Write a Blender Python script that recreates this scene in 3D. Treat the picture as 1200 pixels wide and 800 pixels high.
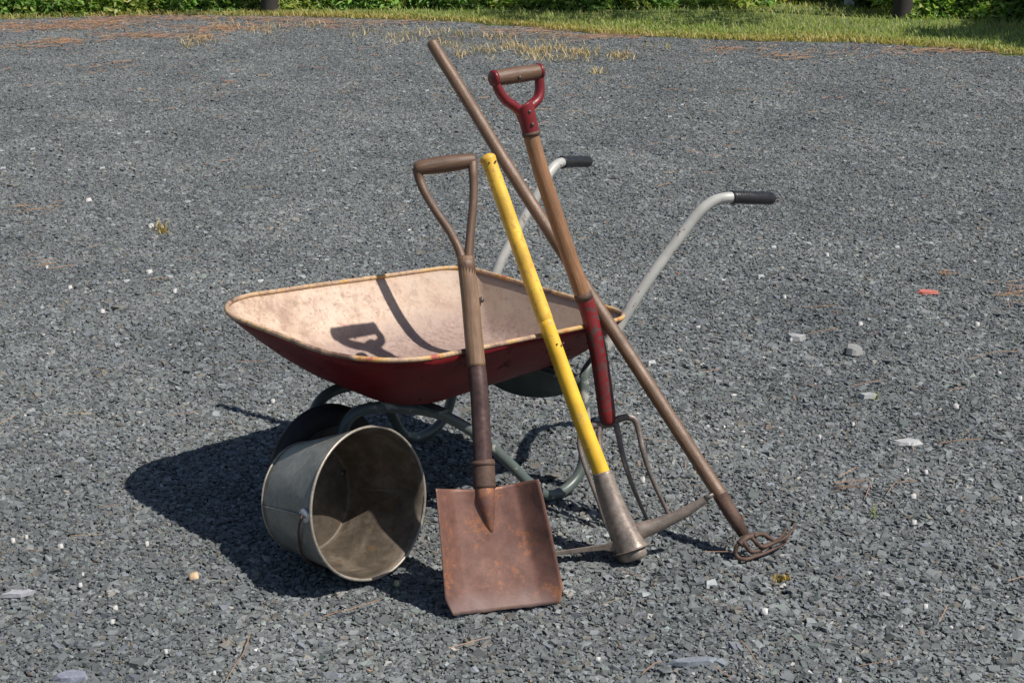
import bpy, bmesh, math, random
import numpy as np
from mathutils import Vector, Matrix, noise as mnoise

R = math.radians
rng = np.random.default_rng(7)
random.seed(7)
scene = bpy.context.scene
for o in list(bpy.data.objects):
    bpy.data.objects.remove(o)

# ------------------------------------------------------------------ camera
FPX, PITCH, CAMH = 1780.0, R(18.2), 1.56
cam_d = bpy.data.cameras.new('camera')
cam = bpy.data.objects.new('camera', cam_d)
scene.collection.objects.link(cam)
cam.location = (0, 0, CAMH)
cam.rotation_euler = (math.pi / 2 - PITCH, 0, 0)
cam_d.sensor_width = 36.0
cam_d.lens = 36.0 * FPX / 1200.0
cam_d.clip_start = 0.05
cam_d.clip_end = 600
scene.camera = cam
scene.cycles.max_bounces = 12
scene.cycles.diffuse_bounces = 6
scene.render.resolution_x, scene.render.resolution_y = 1024, 682

# ------------------------------------------------------------------ sky, sun, exposure
SUN_AZ, SUN_EL = R(-26.0), R(56.0)          # direction TO the sun: x = cos(az), y = sin(az)
w = bpy.data.worlds.new('World')
scene.world = w
w.use_nodes = True
nt = w.node_tree
sky = nt.nodes.new('ShaderNodeTexSky')
sky.sky_type = 'NISHITA'
sky.sun_disc = False
sky.sun_elevation = SUN_EL
sky.sun_rotation = math.pi / 2 - SUN_AZ
sky.air_density = 1.0
sky.dust_density = 0.6
bg = nt.nodes['Background']
bg.inputs['Strength'].default_value = 0.068
nt.links.new(sky.outputs[0], bg.inputs['Color'])

sd = bpy.data.lights.new('sun', 'SUN')
sd.energy = 4.75
sd.angle = R(0.53)
sd.color = (1.0, 0.955, 0.885)
sun = bpy.data.objects.new('sun', sd)
scene.collection.objects.link(sun)
to_sun = Vector((math.cos(SUN_AZ) * math.cos(SUN_EL), math.sin(SUN_AZ) * math.cos(SUN_EL), math.sin(SUN_EL)))
sun.rotation_euler = to_sun.to_track_quat('Z', 'Y').to_euler()
sun.location = to_sun * 30

vs = scene.view_settings
vs.view_transform = 'Standard'
vs.look = 'None'
vs.exposure = 0.2
vs.gamma = 1.0
vs.use_curve_mapping = False

# ------------------------------------------------------------------ pixel helpers (photo pixels, 1200 x 800)
CP, SP = math.cos(PITCH), math.sin(PITCH)
CAM = Vector((0, 0, CAMH))


def ray(px, py):
    a, b = (px - 600) / FPX, -(py - 400) / FPX
    return Vector((a, CP + b * SP, -SP + b * CP))


def at_z(px, py, z=0.0):
    d = ray(px, py)
    return CAM + d * ((z - CAMH) / d.z)


def at_y(px, py, Y):
    d = ray(px, py)
    return CAM + d * (Y / d.y)


PSI = R(43.5)
AX = Vector((math.cos(PSI), math.sin(PSI), 0))      # barrow: front to rear
BX = Vector((-math.sin(PSI), math.cos(PSI), 0))     # barrow: near side to far side


def at_v(px, py, v):
    d = ray(px, py)
    return CAM + d * (v / d.dot(BX))


def uvz(u, v, z):
    return AX * u + BX * v + Vector((0, 0, z))


# ------------------------------------------------------------------ object helpers
def tag(o, label=None, cat=None, group=None, kind=None):
    if label: o['label'] = label
    if cat: o['category'] = cat
    if group: o['group'] = group
    if kind: o['kind'] = kind
    return o


def thing(name, loc, label, cat, group=None):
    o = bpy.data.objects.new(name, None)
    o.empty_display_size = 0.1
    scene.collection.objects.link(o)
    o.location = loc
    o['abs'] = 0
    del o['abs']
    ORIG[o.name] = Vector(loc)
    return tag(o, label, cat, group)


ORIG = {}


def origin_of(parent):
    return ORIG.get(parent.name, Vector((0, 0, 0))) if parent else Vector((0, 0, 0))


def build(name, verts, faces, mat, parent=None, uvs=None, smooth=True, loc=None, cols=None, colname='col'):
    """verts in world space; the object's origin is the origin of its thing"""
    off = Vector(loc) if loc is not None else origin_of(parent)
    me = bpy.data.meshes.new(name)
    me.from_pydata([tuple(Vector(v) - off) for v in verts], [], [tuple(f) for f in faces])
    if uvs:
        ul = me.uv_layers.new(name='UVMap')
        flat = [c for f in uvs for uv in f for c in uv]
        ul.data.foreach_set('uv', flat)
    me.polygons.foreach_set('use_smooth', [bool(smooth)] * len(me.polygons))
    mats = mat if isinstance(mat, (list, tuple)) else [mat]
    for m in mats:
        me.materials.append(m)
    me.update()
    o = bpy.data.objects.new(name, me)
    scene.collection.objects.link(o)
    if parent:
        o.parent = parent
        ORIG[o.name] = off
        if loc is not None:
            o.location = off - origin_of(parent)
        # a child of a child keeps the origin of the thing
    else:
        o.location = off
        ORIG[o.name] = off
    return o


def catmull(pts, n=8, extra=None):
    pts = [Vector(p) for p in pts]
    out, ex = [], []
    for i in range(len(pts) - 1):
        p0 = pts[max(i - 1, 0)]; p1 = pts[i]; p2 = pts[i + 1]; p3 = pts[min(i + 2, len(pts) - 1)]
        for k in range(n):
            t = k / n
            out.append(0.5 * ((2 * p1) + (-p0 + p2) * t + (2 * p0 - 5 * p1 + 4 * p2 - p3) * t * t + (-p0 + 3 * p1 - 3 * p2 + p3) * t ** 3))
            if extra: ex.append(extra[i] * (1 - t) + extra[i + 1] * t)
    out.append(pts[-1])
    if extra: ex.append(extra[-1])
    return (out, ex) if extra else out


def sweep(pts, rad, seg=16, closed=False, cap=True, flat=None, up=None, round_ends=False):
    """tube through pts; rad scalar or list; flat = list/scalar ratio of the second axis; returns verts, faces, uvs"""
    pts = [Vector(p) for p in pts]
    n = len(pts)
    rad = [rad] * n if not isinstance(rad, (list, tuple)) else list(rad)
    fl = [1.0] * n if flat is None else ([flat] * n if not isinstance(flat, (list, tuple)) else list(flat))
    if round_ends and not closed:
        def endcap(p, q, r, f):
            d = (p - q).normalized()
            P, Rr, F = [], [], []
            for k in (1, 2, 3):
                a = k / 3 * math.pi / 2 * 0.96
                P.append(p + d * r * 0.55 * math.sin(a)); Rr.append(r * math.cos(a)); F.append(f)
            return P, Rr, F
        P, Q, F = endcap(pts[0], pts[1], rad[0], fl[0])
        P2, Q2, F2 = endcap(pts[-1], pts[-2], rad[-1], fl[-1])
        pts = P[::-1] + pts + P2; rad = Q[::-1] + rad + Q2; fl = F[::-1] + fl + F2
        n = len(pts)
    T = []
    for i in range(n):
        if closed:
            d = pts[(i + 1) % n] - pts[i - 1]
        else:
            d = pts[min(i + 1, n - 1)] - pts[max(i - 1, 0)]
        T.append(d.normalized())
    ref = Vector(up) if up is not None else (Vector((0, 0, 1)) if abs(T[0].z) < 0.9 else Vector((1, 0, 0)))
    N = (ref - T[0] * ref.dot(T[0])).normalized()
    V, dist = [], 0.0
    D = []
    for i in range(n):
        if i:
            N = (N - T[i] * N.dot(T[i]))
            N.normalize()
            dist += (pts[i] - pts[i - 1]).length
        D.append(dist)
        Bn = T[i].cross(N)
        for k in range(seg):
            a = 2 * math.pi * k / seg
            V.append(pts[i] + N * (math.cos(a) * rad[i]) + Bn * (math.sin(a) * rad[i] * fl[i]))
    Fc, U = [], []
    m = n if closed else n - 1
    for i in range(m):
        j = (i + 1) % n
        d0 = D[i]; d1 = D[j] if j else D[i] + 0.02
        for k in range(seg):
            k2 = (k + 1) % seg
            Fc.append((i * seg + k, i * seg + k2, j * seg + k2, j * seg + k))
            U.append(((k / seg, d0), ((k + 1) / seg, d0), ((k + 1) / seg, d1), (k / seg, d1)))
    if cap and not closed:
        Fc.append(tuple(range(seg - 1, -1, -1)))
        U.append(tuple((k / seg, D[0]) for k in range(seg)))
        Fc.append(tuple((n - 1) * seg + k for k in range(seg)))
        U.append(tuple((k / seg, D[-1]) for k in range(seg)))
    return V, Fc, U


def tube(name, pts, rad, mat, parent=None, **kw):
    V, F, U = sweep(pts, rad, **kw)
    return build(name, V, F, mat, parent, uvs=U)


def frame(p, x, y, z):
    def f(a, b, c):
        return p + x * a + y * b + z * c
    return f


def box_vf(p, x, y, z, hx, hy, hz):
    f = frame(p, x, y, z)
    V = [f(a * hx, b * hy, c * hz) for a in (-1, 1) for b in (-1, 1) for c in (-1, 1)]
    F = [(0, 1, 3, 2), (4, 6, 7, 5), (0, 4, 5, 1), (2, 3, 7, 6), (0, 2, 6, 4), (1, 5, 7, 3)]
    return V, F


def bevel_mod(o, wdt, seg=2):
    m = o.modifiers.new('bevel', 'BEVEL')
    m.width = wdt; m.segments = seg; m.limit_method = 'ANGLE'
    return o


# ------------------------------------------------------------------ material helpers
def mat_new(name, rough=0.6, metal=0.0, spec=0.5):
    m = bpy.data.materials.new(name)
    m.use_nodes = True
    b = m.node_tree.nodes['Principled BSDF']
    b.inputs['Roughness'].default_value = rough
    b.inputs['Metallic'].default_value = metal
    b.inputs['Specular IOR Level'].default_value = spec
    return m, m.node_tree, b


class NT:
    def __init__(s, t):
        s.t = t

    def n(s, typ, **kw):
        x = s.t.nodes.new(typ)
        for k, v in kw.items():
            setattr(x, k, v)
        return x

    def l(s, a, b):
        s.t.links.new(a, b)

    def coord(s, kind='Object', scale=(1, 1, 1), loc=(0, 0, 0)):
        c = s.n('ShaderNodeTexCoord')
        m = s.n('ShaderNodeMapping')
        m.inputs['Scale'].default_value = scale
        m.inputs['Location'].default_value = loc
        s.l(c.outputs[kind], m.inputs['Vector'])
        return m.outputs[0]

    def noise(s, vec, scale, detail=4, rough=0.6, dist=0.0):
        x = s.n('ShaderNodeTexNoise')
        x.inputs['Scale'].default_value = scale
        x.inputs['Detail'].default_value = detail
        x.inputs['Roughness'].default_value = rough
        x.inputs['Distortion'].default_value = dist
        s.l(vec, x.inputs['Vector'])
        return x.outputs['Fac']

    def ramp(s, fac, stops, interp='LINEAR'):
        x = s.n('ShaderNodeValToRGB')
        x.color_ramp.interpolation = interp
        e = x.color_ramp.elements
        while len(e) < len(stops):
            e.new(0.5)
        for q, (p, c) in zip(e, stops):
            q.position = p
            q.color = (c[0], c[1], c[2], 1) if isinstance(c, (tuple, list)) else (c, c, c, 1)
        s.l(fac, x.inputs[0])
        return x.outputs[0]

    def mix(s, fac, a, b, mode='MIX'):
        x = s.n('ShaderNodeMix', data_type='RGBA', blend_type=mode)
        if isinstance(fac, (int, float)):
            x.inputs[0].default_value = fac
        else:
            s.l(fac, x.inputs[0])
        for i, v in ((6, a), (7, b)):
            if isinstance(v, (tuple, list)):
                x.inputs[i].default_value = (v[0], v[1], v[2], 1)
            else:
                s.l(v, x.inputs[i])
        return x.outputs[2]

    def math(s, op, a, b=0.0, c=0.0):
        x = s.n('ShaderNodeMath', operation=op)
        for i, v in enumerate((a, b, c)):
            if isinstance(v, (int, float)):
                x.inputs[i].default_value = v
            else:
                s.l(v, x.inputs[i])
        return x.outputs[0]

    def bump(s, h, strength, dist=0.002):
        x = s.n('ShaderNodeBump')
        x.inputs['Strength'].default_value = strength
        x.inputs['Distance'].default_value = dist
        s.l(h, x.inputs['Height'])
        return x.outputs[0]

    def xyz(s, vec):
        x = s.n('ShaderNodeSeparateXYZ')
        s.l(vec, x.inputs[0])
        return x.outputs


M = {}


def wood(name, dark, mid, light, rough=0.62, stain=0.5, painted=None):
    m, t, b = mat_new(name, rough)
    k = NT(t)
    g = k.coord('UV', (9, 1.4, 1))
    g1 = k.noise(k.coord('UV', (26, 3.2, 1)), 3.0, 6, 0.7, 0.6)
    g2 = k.noise(k.coord('Object', (1, 1, 1)), 9.0, 5, 0.65)
    fine = k.noise(k.coord('UV', (60, 5, 1)), 4.0, 3, 0.7)
    c = k.ramp(g1, [(0.28, dark), (0.5, mid), (0.72, light)])
    c = k.mix(k.math('MULTIPLY', k.ramp(g2, [(0.42, 0.0), (0.68, 1.0)]), stain), c, tuple(x * 0.42 for x in mid))
    c = k.mix(k.ramp(fine, [(0.30, 0.75), (0.44, 0.0)]), c, tuple(x * 0.35 for x in dark))
    k.l(c, b.inputs['Base Color'])
    k.l(k.ramp(g2, [(0.3, rough - 0.18), (0.7, rough + 0.1)]), b.inputs['Roughness'])
    k.l(k.bump(k.math('ADD', g1, fine), 0.35, 0.0012), b.inputs['Normal'])
    M[name] = m
    return m


def rusty(name, cols, rough=0.7, metal=0.0, scale=14, bump=0.35, spots=None):
    """noise-mixed metal: cols = three colours"""
    m, t, b = mat_new(name, rough, metal)
    k = NT(t)
    v = k.coord('Object')
    n1 = k.noise(v, scale, 8, 0.68, 0.3)
    n2 = k.noise(v, scale * 5, 5, 0.7)
    c = k.ramp(n1, [(0.33, cols[0]), (0.5, cols[1]), (0.66, cols[2])])
    c = k.mix(0.55, c, k.ramp(n2, [(0.3, tuple(x * 0.55 for x in cols[1])), (0.7, tuple(min(1, x * 1.35) for x in cols[1]))]))
    if spots:
        n3 = k.noise(v, spots[0], 4, 0.6, 0.4)
        c = k.mix(k.ramp(n3, [(spots[2], 0.0), (spots[2] + 0.07, 1.0)]), c, spots[1])
    k.l(c, b.inputs['Base Color'])
    k.l(k.ramp(n1, [(0.3, rough - 0.15), (0.7, rough + 0.12)]), b.inputs['Roughness'])
    k.l(k.bump(k.math('ADD', n1, n2), bump, 0.0015), b.inputs['Normal'])
    M[name] = m
    return m


def painted(name, col, under, thr=0.60, scale=40, rough=0.4, stretch=None, spec=0.5, tint=0.15):
    m, t, b = mat_new(name, rough, 0.0, spec)
    k = NT(t)
    v = k.coord('Object') if stretch is None else k.coord('UV', stretch)
    n1 = k.noise(v, scale, 7, 0.66, 0.2)
    n0 = k.noise(k.coord('Object'), 12, 4, 0.6)
    base = k.mix(k.ramp(n0, [(0.3, 0.0), (0.7, 1.0)]), tuple(c * (1 - tint * 1.6) for c in col), tuple(min(1, c * (1 + tint)) for c in col))
    f = k.ramp(n1, [(thr, 0.0), (thr + 0.05, 1.0)])
    k.l(k.mix(f, base, under), b.inputs['Base Color'])
    k.l(k.math('MULTIPLY_ADD', f, 0.3, rough), b.inputs['Roughness'])
    k.l(k.bump(k.math('SUBTRACT', 1.0, f), 0.25, 0.0008), b.inputs['Normal'])
    M[name] = m
    return m


wood('shaft_wood', (0.075, 0.040, 0.023), (0.225, 0.130, 0.075), (0.40, 0.255, 0.16))
wood('fork_wood', (0.11, 0.048, 0.022), (0.29, 0.145, 0.070), (0.46, 0.26, 0.14), 0.5, 0.3)
wood('dark_wood', (0.050, 0.025, 0.016), (0.135, 0.074, 0.045), (0.27, 0.165, 0.10), 0.5)
wood('pole_wood', (0.060, 0.031, 0.019), (0.165, 0.093, 0.054), (0.31, 0.19, 0.115), 0.48, 0.6)
rusty('shovel_rust', ((0.125, 0.062, 0.050), (0.175, 0.085, 0.064), (0.235, 0.115, 0.082)), 0.58, 0.15, 10, 0.3)
m = M['shovel_rust']; k = NT(m.node_tree); b = m.node_tree.nodes['Principled BSDF']
src = b.inputs['Base Color'].links[0].from_socket
v = k.coord('Object')
a_ = k.noise(v, 13, 3, 0.55, 0.3); b2 = k.noise(v, 95, 5, 0.75, 0.5)
f_ = k.ramp(k.math('ADD', k.math('MULTIPLY', a_, 0.55), k.math('MULTIPLY', b2, 0.45)), [(0.522, 0.0), (0.61, 0.7)])
c = k.mix(f_, src, (0.40, 0.155, 0.055))
zz = k.math('ADD', k.xyz(v)[2], k.math('MULTIPLY', k.math('SUBTRACT', a_, 0.5), 0.08))
c = k.mix(k.ramp(zz, [(0.008, 0.5), (0.04, 0.0)]), c, (0.23, 0.17, 0.155))
k.l(c, b.inputs['Base Color'])
rusty('ferrule_rust', ((0.05, 0.032, 0.026), (0.10, 0.058, 0.042), (0.17, 0.10, 0.07)), 0.7, 0.2, 30, 0.5)
rusty('shaft_steel', ((0.045, 0.026, 0.024), (0.085, 0.048, 0.042), (0.16, 0.10, 0.088)), 0.42, 0.35, 18, 0.3)
rusty('tine_steel', ((0.095, 0.078, 0.070), (0.20, 0.165, 0.145), (0.36, 0.31, 0.275)), 0.45, 0.35, 30, 0.4, (35, (0.30, 0.13, 0.055), 0.66))
rusty('pick_steel', ((0.11, 0.096, 0.088), (0.28, 0.225, 0.188), (0.47, 0.385, 0.32)), 0.44, 0.35, 16, 0.4)
rusty('galvanised', ((0.090, 0.091, 0.084), (0.195, 0.192, 0.177), (0.35, 0.345, 0.32)), 0.46, 0.3, 15, 0.3, (30, (0.155, 0.125, 0.09), 0.62))
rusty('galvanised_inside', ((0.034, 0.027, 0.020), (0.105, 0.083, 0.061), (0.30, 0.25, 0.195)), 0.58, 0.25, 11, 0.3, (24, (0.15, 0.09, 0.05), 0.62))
rusty('rim_metal', ((0.20, 0.175, 0.145), (0.34, 0.30, 0.25), (0.48, 0.43, 0.36)), 0.45, 0.4, 25, 0.2)
painted('fork_red', (0.185, 0.014, 0.017), (0.060, 0.040, 0.036), 0.52, 85, 0.36)
painted('grip_red', (0.17, 0.014, 0.017), (0.05, 0.035, 0.032), 0.62, 60, 0.36)
painted('barrow_red', (0.150, 0.010, 0.013), (0.055, 0.012, 0.012), 0.60, 22, 0.5, None, 0.22)
painted('handle_grey', (0.42, 0.41, 0.38), (0.17, 0.10, 0.065), 0.60, 55, 0.42)
painted('yellow_fibre', (0.84, 0.49, 0.04), (0.62, 0.37, 0.10), 0.585, 55, 0.38, None, 0.5, 0.16)
painted('worn_yellow', (0.76, 0.46, 0.06), (0.60, 0.33, 0.075), 0.555, 70, 0.48, None, 0.4, 0.2)
m, t, b = mat_new('rim_bead', 0.6)
k = NT(t)
v = k.coord('Object')
n1 = k.noise(v, 11, 5, 0.65, 0.3); n2 = k.noise(v, 60, 5, 0.7)
c = k.ramp(n1, [(0.34, (0.12, 0.07, 0.05)), (0.43, (0.38, 0.25, 0.17)), (0.51, (0.50, 0.34, 0.20)), (0.57, (0.52, 0.31, 0.09)), (0.64, (0.36, 0.07, 0.06))])
c = k.mix(k.ramp(n2, [(0.5, 0.0), (0.68, 0.7)]), c, (0.13, 0.08, 0.055))
k.l(c, b.inputs['Base Color'])
k.l(k.bump(n2, 0.3, 0.001), b.inputs['Normal'])
M['rim_bead'] = m
painted('leg_paint', (0.095, 0.115, 0.106), (0.40, 0.39, 0.34), 0.59, 12, 0.38)
rusty('rubber', ((0.007, 0.007, 0.008), (0.011, 0.011, 0.012), (0.02, 0.019, 0.019)), 0.75, 0.0, 30, 0.3)
rusty('wheel_metal', ((0.02, 0.02, 0.021), (0.035, 0.034, 0.034), (0.06, 0.052, 0.048)), 0.55, 0.2, 20, 0.3)
rusty('black_grip', ((0.014, 0.013, 0.015), (0.02, 0.019, 0.021), (0.03, 0.028, 0.03)), 0.36, 0.0, 60, 0.3)
rusty('bolt_steel', ((0.05, 0.04, 0.035), (0.12, 0.10, 0.085), (0.2, 0.17, 0.14)), 0.5, 0.6, 60, 0.3)
rusty('dark_sleeve', ((0.05, 0.046, 0.044), (0.09, 0.08, 0.072), (0.20, 0.155, 0.12)), 0.5, 0.1, 22, 0.3)
rusty('solder', ((0.34, 0.34, 0.35), (0.5, 0.5, 0.51), (0.62, 0.62, 0.63)), 0.35, 0.5, 60, 0.3)

# tray inside: worn cream and pink paint, rust blooms, mauve-brown scuffing on the floor
m, t, b = mat_new('tray_inside', 0.62)
k = NT(t)
v = k.coord('Object')
n1 = k.noise(v, 7, 7, 0.68, 0.4)
n2 = k.noise(v, 26, 7, 0.72, 0.3)
n3 = k.noise(v, 85, 4, 0.7)
n4 = k.noise(k.coord('Object', loc=(3.1, 1.7, 0.4)), 9, 6, 0.7, 0.2)
c = k.ramp(n1, [(0.34, (0.35, 0.235, 0.17)), (0.47, (0.54, 0.395, 0.295)), (0.64, (0.63, 0.49, 0.385))])
c = k.mix(k.ramp(n2, [(0.50, 0.0), (0.64, 0.8)]), c, (0.31, 0.20, 0.14))
c = k.mix(k.ramp(n3, [(0.54, 0.0), (0.68, 0.6)]), c, (0.22, 0.135, 0.10))
sc1 = k.noise(k.coord('Object', (90, 9, 30), (0.3, 0.2, 0.1)), 1.6, 4, 0.6, 0.5)
c = k.mix(k.ramp(sc1, [(0.60, 0.0), (0.68, 0.5)]), c, (0.26, 0.165, 0.12))
sc2 = k.noise(k.coord('Object', (7, 80, 30), (1.3, 0.9, 0.4)), 1.6, 4, 0.6, 0.5)
c = k.mix(k.ramp(sc2, [(0.62, 0.0), (0.70, 0.5)]), c, (0.68, 0.58, 0.48))
c = k.mix(k.ramp(n4, [(0.62, 0.0), (0.70, 0.6)]), c, (0.46, 0.14, 0.14))
xy_ = k.xyz(v)
rear_ = k.math('ADD', k.math('MULTIPLY_ADD', xy_[0], 0.725, k.math('MULTIPLY', xy_[1], 0.688)), k.math('MULTIPLY', k.math('SUBTRACT', n1, 0.5), 0.9))
c = k.mix(k.ramp(k.math('ADD', rear_, 0.5), [(0.55, 0.0), (0.85, 0.6)]), c, k.ramp(n2, [(0.35, (0.25, 0.18, 0.135)), (0.65, (0.44, 0.345, 0.27))]))
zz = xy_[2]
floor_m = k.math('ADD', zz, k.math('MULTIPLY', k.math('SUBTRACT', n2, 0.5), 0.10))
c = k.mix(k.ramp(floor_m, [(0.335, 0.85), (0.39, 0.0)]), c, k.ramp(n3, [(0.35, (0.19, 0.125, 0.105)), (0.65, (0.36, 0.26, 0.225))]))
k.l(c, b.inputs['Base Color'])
k.l(k.bump(k.math('ADD', n2, k.math('MULTIPLY', n3, 0.6)), 0.3, 0.0015), b.inputs['Normal'])
M['tray_inside'] = m


def attr_mat(name, rough=0.7, spec=0.4, trans=0.0, vary=0.0, vscale=200, bump=0.0):
    m, t, b = mat_new(name, rough, 0, spec)
    k = NT(t)
    a = k.n('ShaderNodeAttribute', attribute_name='col')
    c = a.outputs['Color']
    if vary:
        n = k.noise(k.coord('Object'), vscale, 4, 0.65)
        c = k.mix(1.0, c, k.ramp(n, [(0.3, 1 - vary), (0.7, 1 + vary)]), 'MULTIPLY')
        if bump:
            k.l(k.bump(n, bump, 0.0015), b.inputs['Normal'])
    k.l(c, b.inputs['Base Color'])
    if trans:
        tr = k.n('ShaderNodeBsdfTranslucent')
        k.l(k.mix(1.0, c, (1.15, 1.25, 0.6), 'MULTIPLY'), tr.inputs['Color'])
        ms = k.n('ShaderNodeMixShader')
        ms.inputs[0].default_value = trans
        k.l(b.outputs[0], ms.inputs[1]); k.l(tr.outputs[0], ms.inputs[2])
        k.l(ms.outputs[0], t.nodes['Material Output'].inputs['Surface'])
    M[name] = m
    return m


attr_mat('stone', 0.66, 0.38, 0, 0.16, 300, 0.25)
m = M['stone']; k = NT(m.node_tree); b = m.node_tree.nodes['Principled BSDF']
src = b.inputs['Base Color'].links[0].from_socket
gp_ = k.n('ShaderNodeNewGeometry').outputs['Position']
wn = k.noise(gp_, 1.5, 6, 0.66, 0.5)
k.l(k.mix(1.0, src, k.ramp(wn, [(0.32, (0.76, 0.765, 0.78)), (0.68, (1.22, 1.20, 1.17))]), 'MULTIPLY'), b.inputs['Base Color'])
attr_mat('leaf', 0.5, 0.45, 0.42)
attr_mat('dry', 0.7, 0.3, 0.2)
rusty('bark', ((0.018, 0.015, 0.013), (0.036, 0.03, 0.026), (0.07, 0.057, 0.048)), 0.85, 0, 12, 0.9)
rusty('stem', ((0.05, 0.04, 0.022), (0.09, 0.075, 0.04), (0.14, 0.11, 0.06)), 0.8, 0, 20, 0.4)

# ground below the stones: fine grey chips, darker in the joints
m, t, b = mat_new('gravel_bed', 0.8)
k = NT(t)
v = k.coord('Object')
vo = k.n('ShaderNodeTexVoronoi', feature='F1'); vo.inputs['Scale'].default_value = 95
k.l(v, vo.inputs['Vector'])
vb = k.n('ShaderNodeTexVoronoi', feature='DISTANCE_TO_EDGE'); vb.inputs['Scale'].default_value = 95
k.l(v, vb.inputs['Vector'])
rnd = k.xyz(vo.outputs['Color'])[0]
big = k.noise(v, 1.3, 5, 0.6)
c = k.ramp(rnd, [(0.0, (0.075, 0.082, 0.086)), (0.45, (0.155, 0.167, 0.172)), (0.85, (0.23, 0.244, 0.248)), (1.0, (0.34, 0.34, 0.33))])
c = k.mix(k.ramp(vb.outputs['Distance'], [(0.0, 0.85), (0.14, 0.0)]), c, (0.03, 0.033, 0.036))
c = k.mix(1.0, c, k.ramp(big, [(0.3, 0.8), (0.7, 1.15)]), 'MULTIPLY')
k.l(c, b.inputs['Base Color'])
hgt = k.math('ADD', rnd, k.ramp(vb.outputs['Distance'], [(0.0, 0.0), (0.3, 1.0)]))
k.l(k.bump(hgt, 1.0, 0.006), b.inputs['Normal'])
M['gravel_bed'] = m

# soil under the grass and the bushes
m, t, b = mat_new('soil', 0.9)
k = NT(t)
v = k.coord('Object')
n1 = k.noise(v, 3.0, 6, 0.65); n2 = k.noise(v, 40, 5, 0.7)
c = k.ramp(n1, [(0.35, (0.12, 0.165, 0.05)), (0.55, (0.17, 0.21, 0.065)), (0.7, (0.20, 0.15, 0.08))])
c = k.mix(k.ramp(n2, [(0.4, 0.0), (0.7, 0.7)]), c, (0.05, 0.06, 0.022))
k.l(c, b.inputs['Base Color'])
k.l(k.bump(n2, 1.0, 0.02), b.inputs['Normal'])
M['soil'] = m

# ------------------------------------------------------------------ the setting: ground
EDGE_PX = [(-700, 60), (-200, 33), (0, 24), (90, 21), (200, 19), (320, 20), (430, 23), (540, 27), (620, 33), (700, 41), (800, 46), (900, 50), (1000, 51), (1100, 57), (1200, 66), (1400, 86), (1900, 130)]
EDGE = [at_z(x, y) for x, y in EDGE_PX]
EX = np.array([p.x for p in EDGE]); EY = np.array([p.y for p in EDGE])


def edge_y(x):
    return np.interp(x, EX, EY)


S = 150
o = build('ground', [(-S, -S, -0.012), (S, -S, -0.012), (S, S, -0.012), (-S, S, -0.012)], [(0, 1, 2, 3)], M['gravel_bed'], smooth=False)
tag(o, kind='structure')
# grassy ground: a low bank that begins at the gravel edge
V, F = [], []
xs = np.concatenate([[-S], np.linspace(-12, 12, 220), [S]])
for x in xs:
    e = float(edge_y(x)) + 0.05 * mnoise.noise(Vector((x * 3, 0, 0))) + 0.03 * mnoise.noise(Vector((x * 11, 2, 0)))
    V += [(x, e, -0.013), (x, e + 0.12, 0.008), (x, e + 0.7, 0.022), (x, 60, 0.03), (x, S, 0.03)]
for i in range(len(xs) - 1):
    for j in range(4):
        a = i * 5 + j
        F.append((a, a + 5, a + 6, a + 1))
o = build('grass_verge', V, F, M['soil'])
tag(o, kind='structure')


# ------------------------------------------------------------------ gravel stones (real chips, one mesh)
def fast_mesh(name, V, F, cols, mat, parent=None, kind=None, smooth=False):
    """V (n,3), F (m,k) numpy; cols (n,3)"""
    me = bpy.data.meshes.new(name)
    n, kk = len(V), F.shape[1]
    me.vertices.add(n)
    me.vertices.foreach_set('co', np.ascontiguousarray(V, dtype=np.float32).ravel())
    me.loops.add(F.size)
    me.loops.foreach_set('vertex_index', np.ascontiguousarray(F, dtype=np.int32).ravel())
    me.polygons.add(len(F))
    me.polygons.foreach_set('loop_start', np.arange(0, F.size, kk, dtype=np.int32))
    me.polygons.foreach_set('loop_total', np.full(len(F), kk, dtype=np.int32))
    me.polygons.foreach_set('use_smooth', np.full(len(F), smooth, dtype=bool))
    me.update(calc_edges=True)
    at = me.color_attributes.new('col', 'FLOAT_COLOR', 'POINT')
    at.data.foreach_set('color', np.concatenate([cols, np.ones((n, 1))], 1).astype(np.float32).ravel())
    me.materials.append(mat)
    o = bpy.data.objects.new(name, me)
    scene.collection.objects.link(o)
    if parent: o.parent = parent
    if kind: o['kind'] = kind
    return o


PATCH = 0.5


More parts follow.
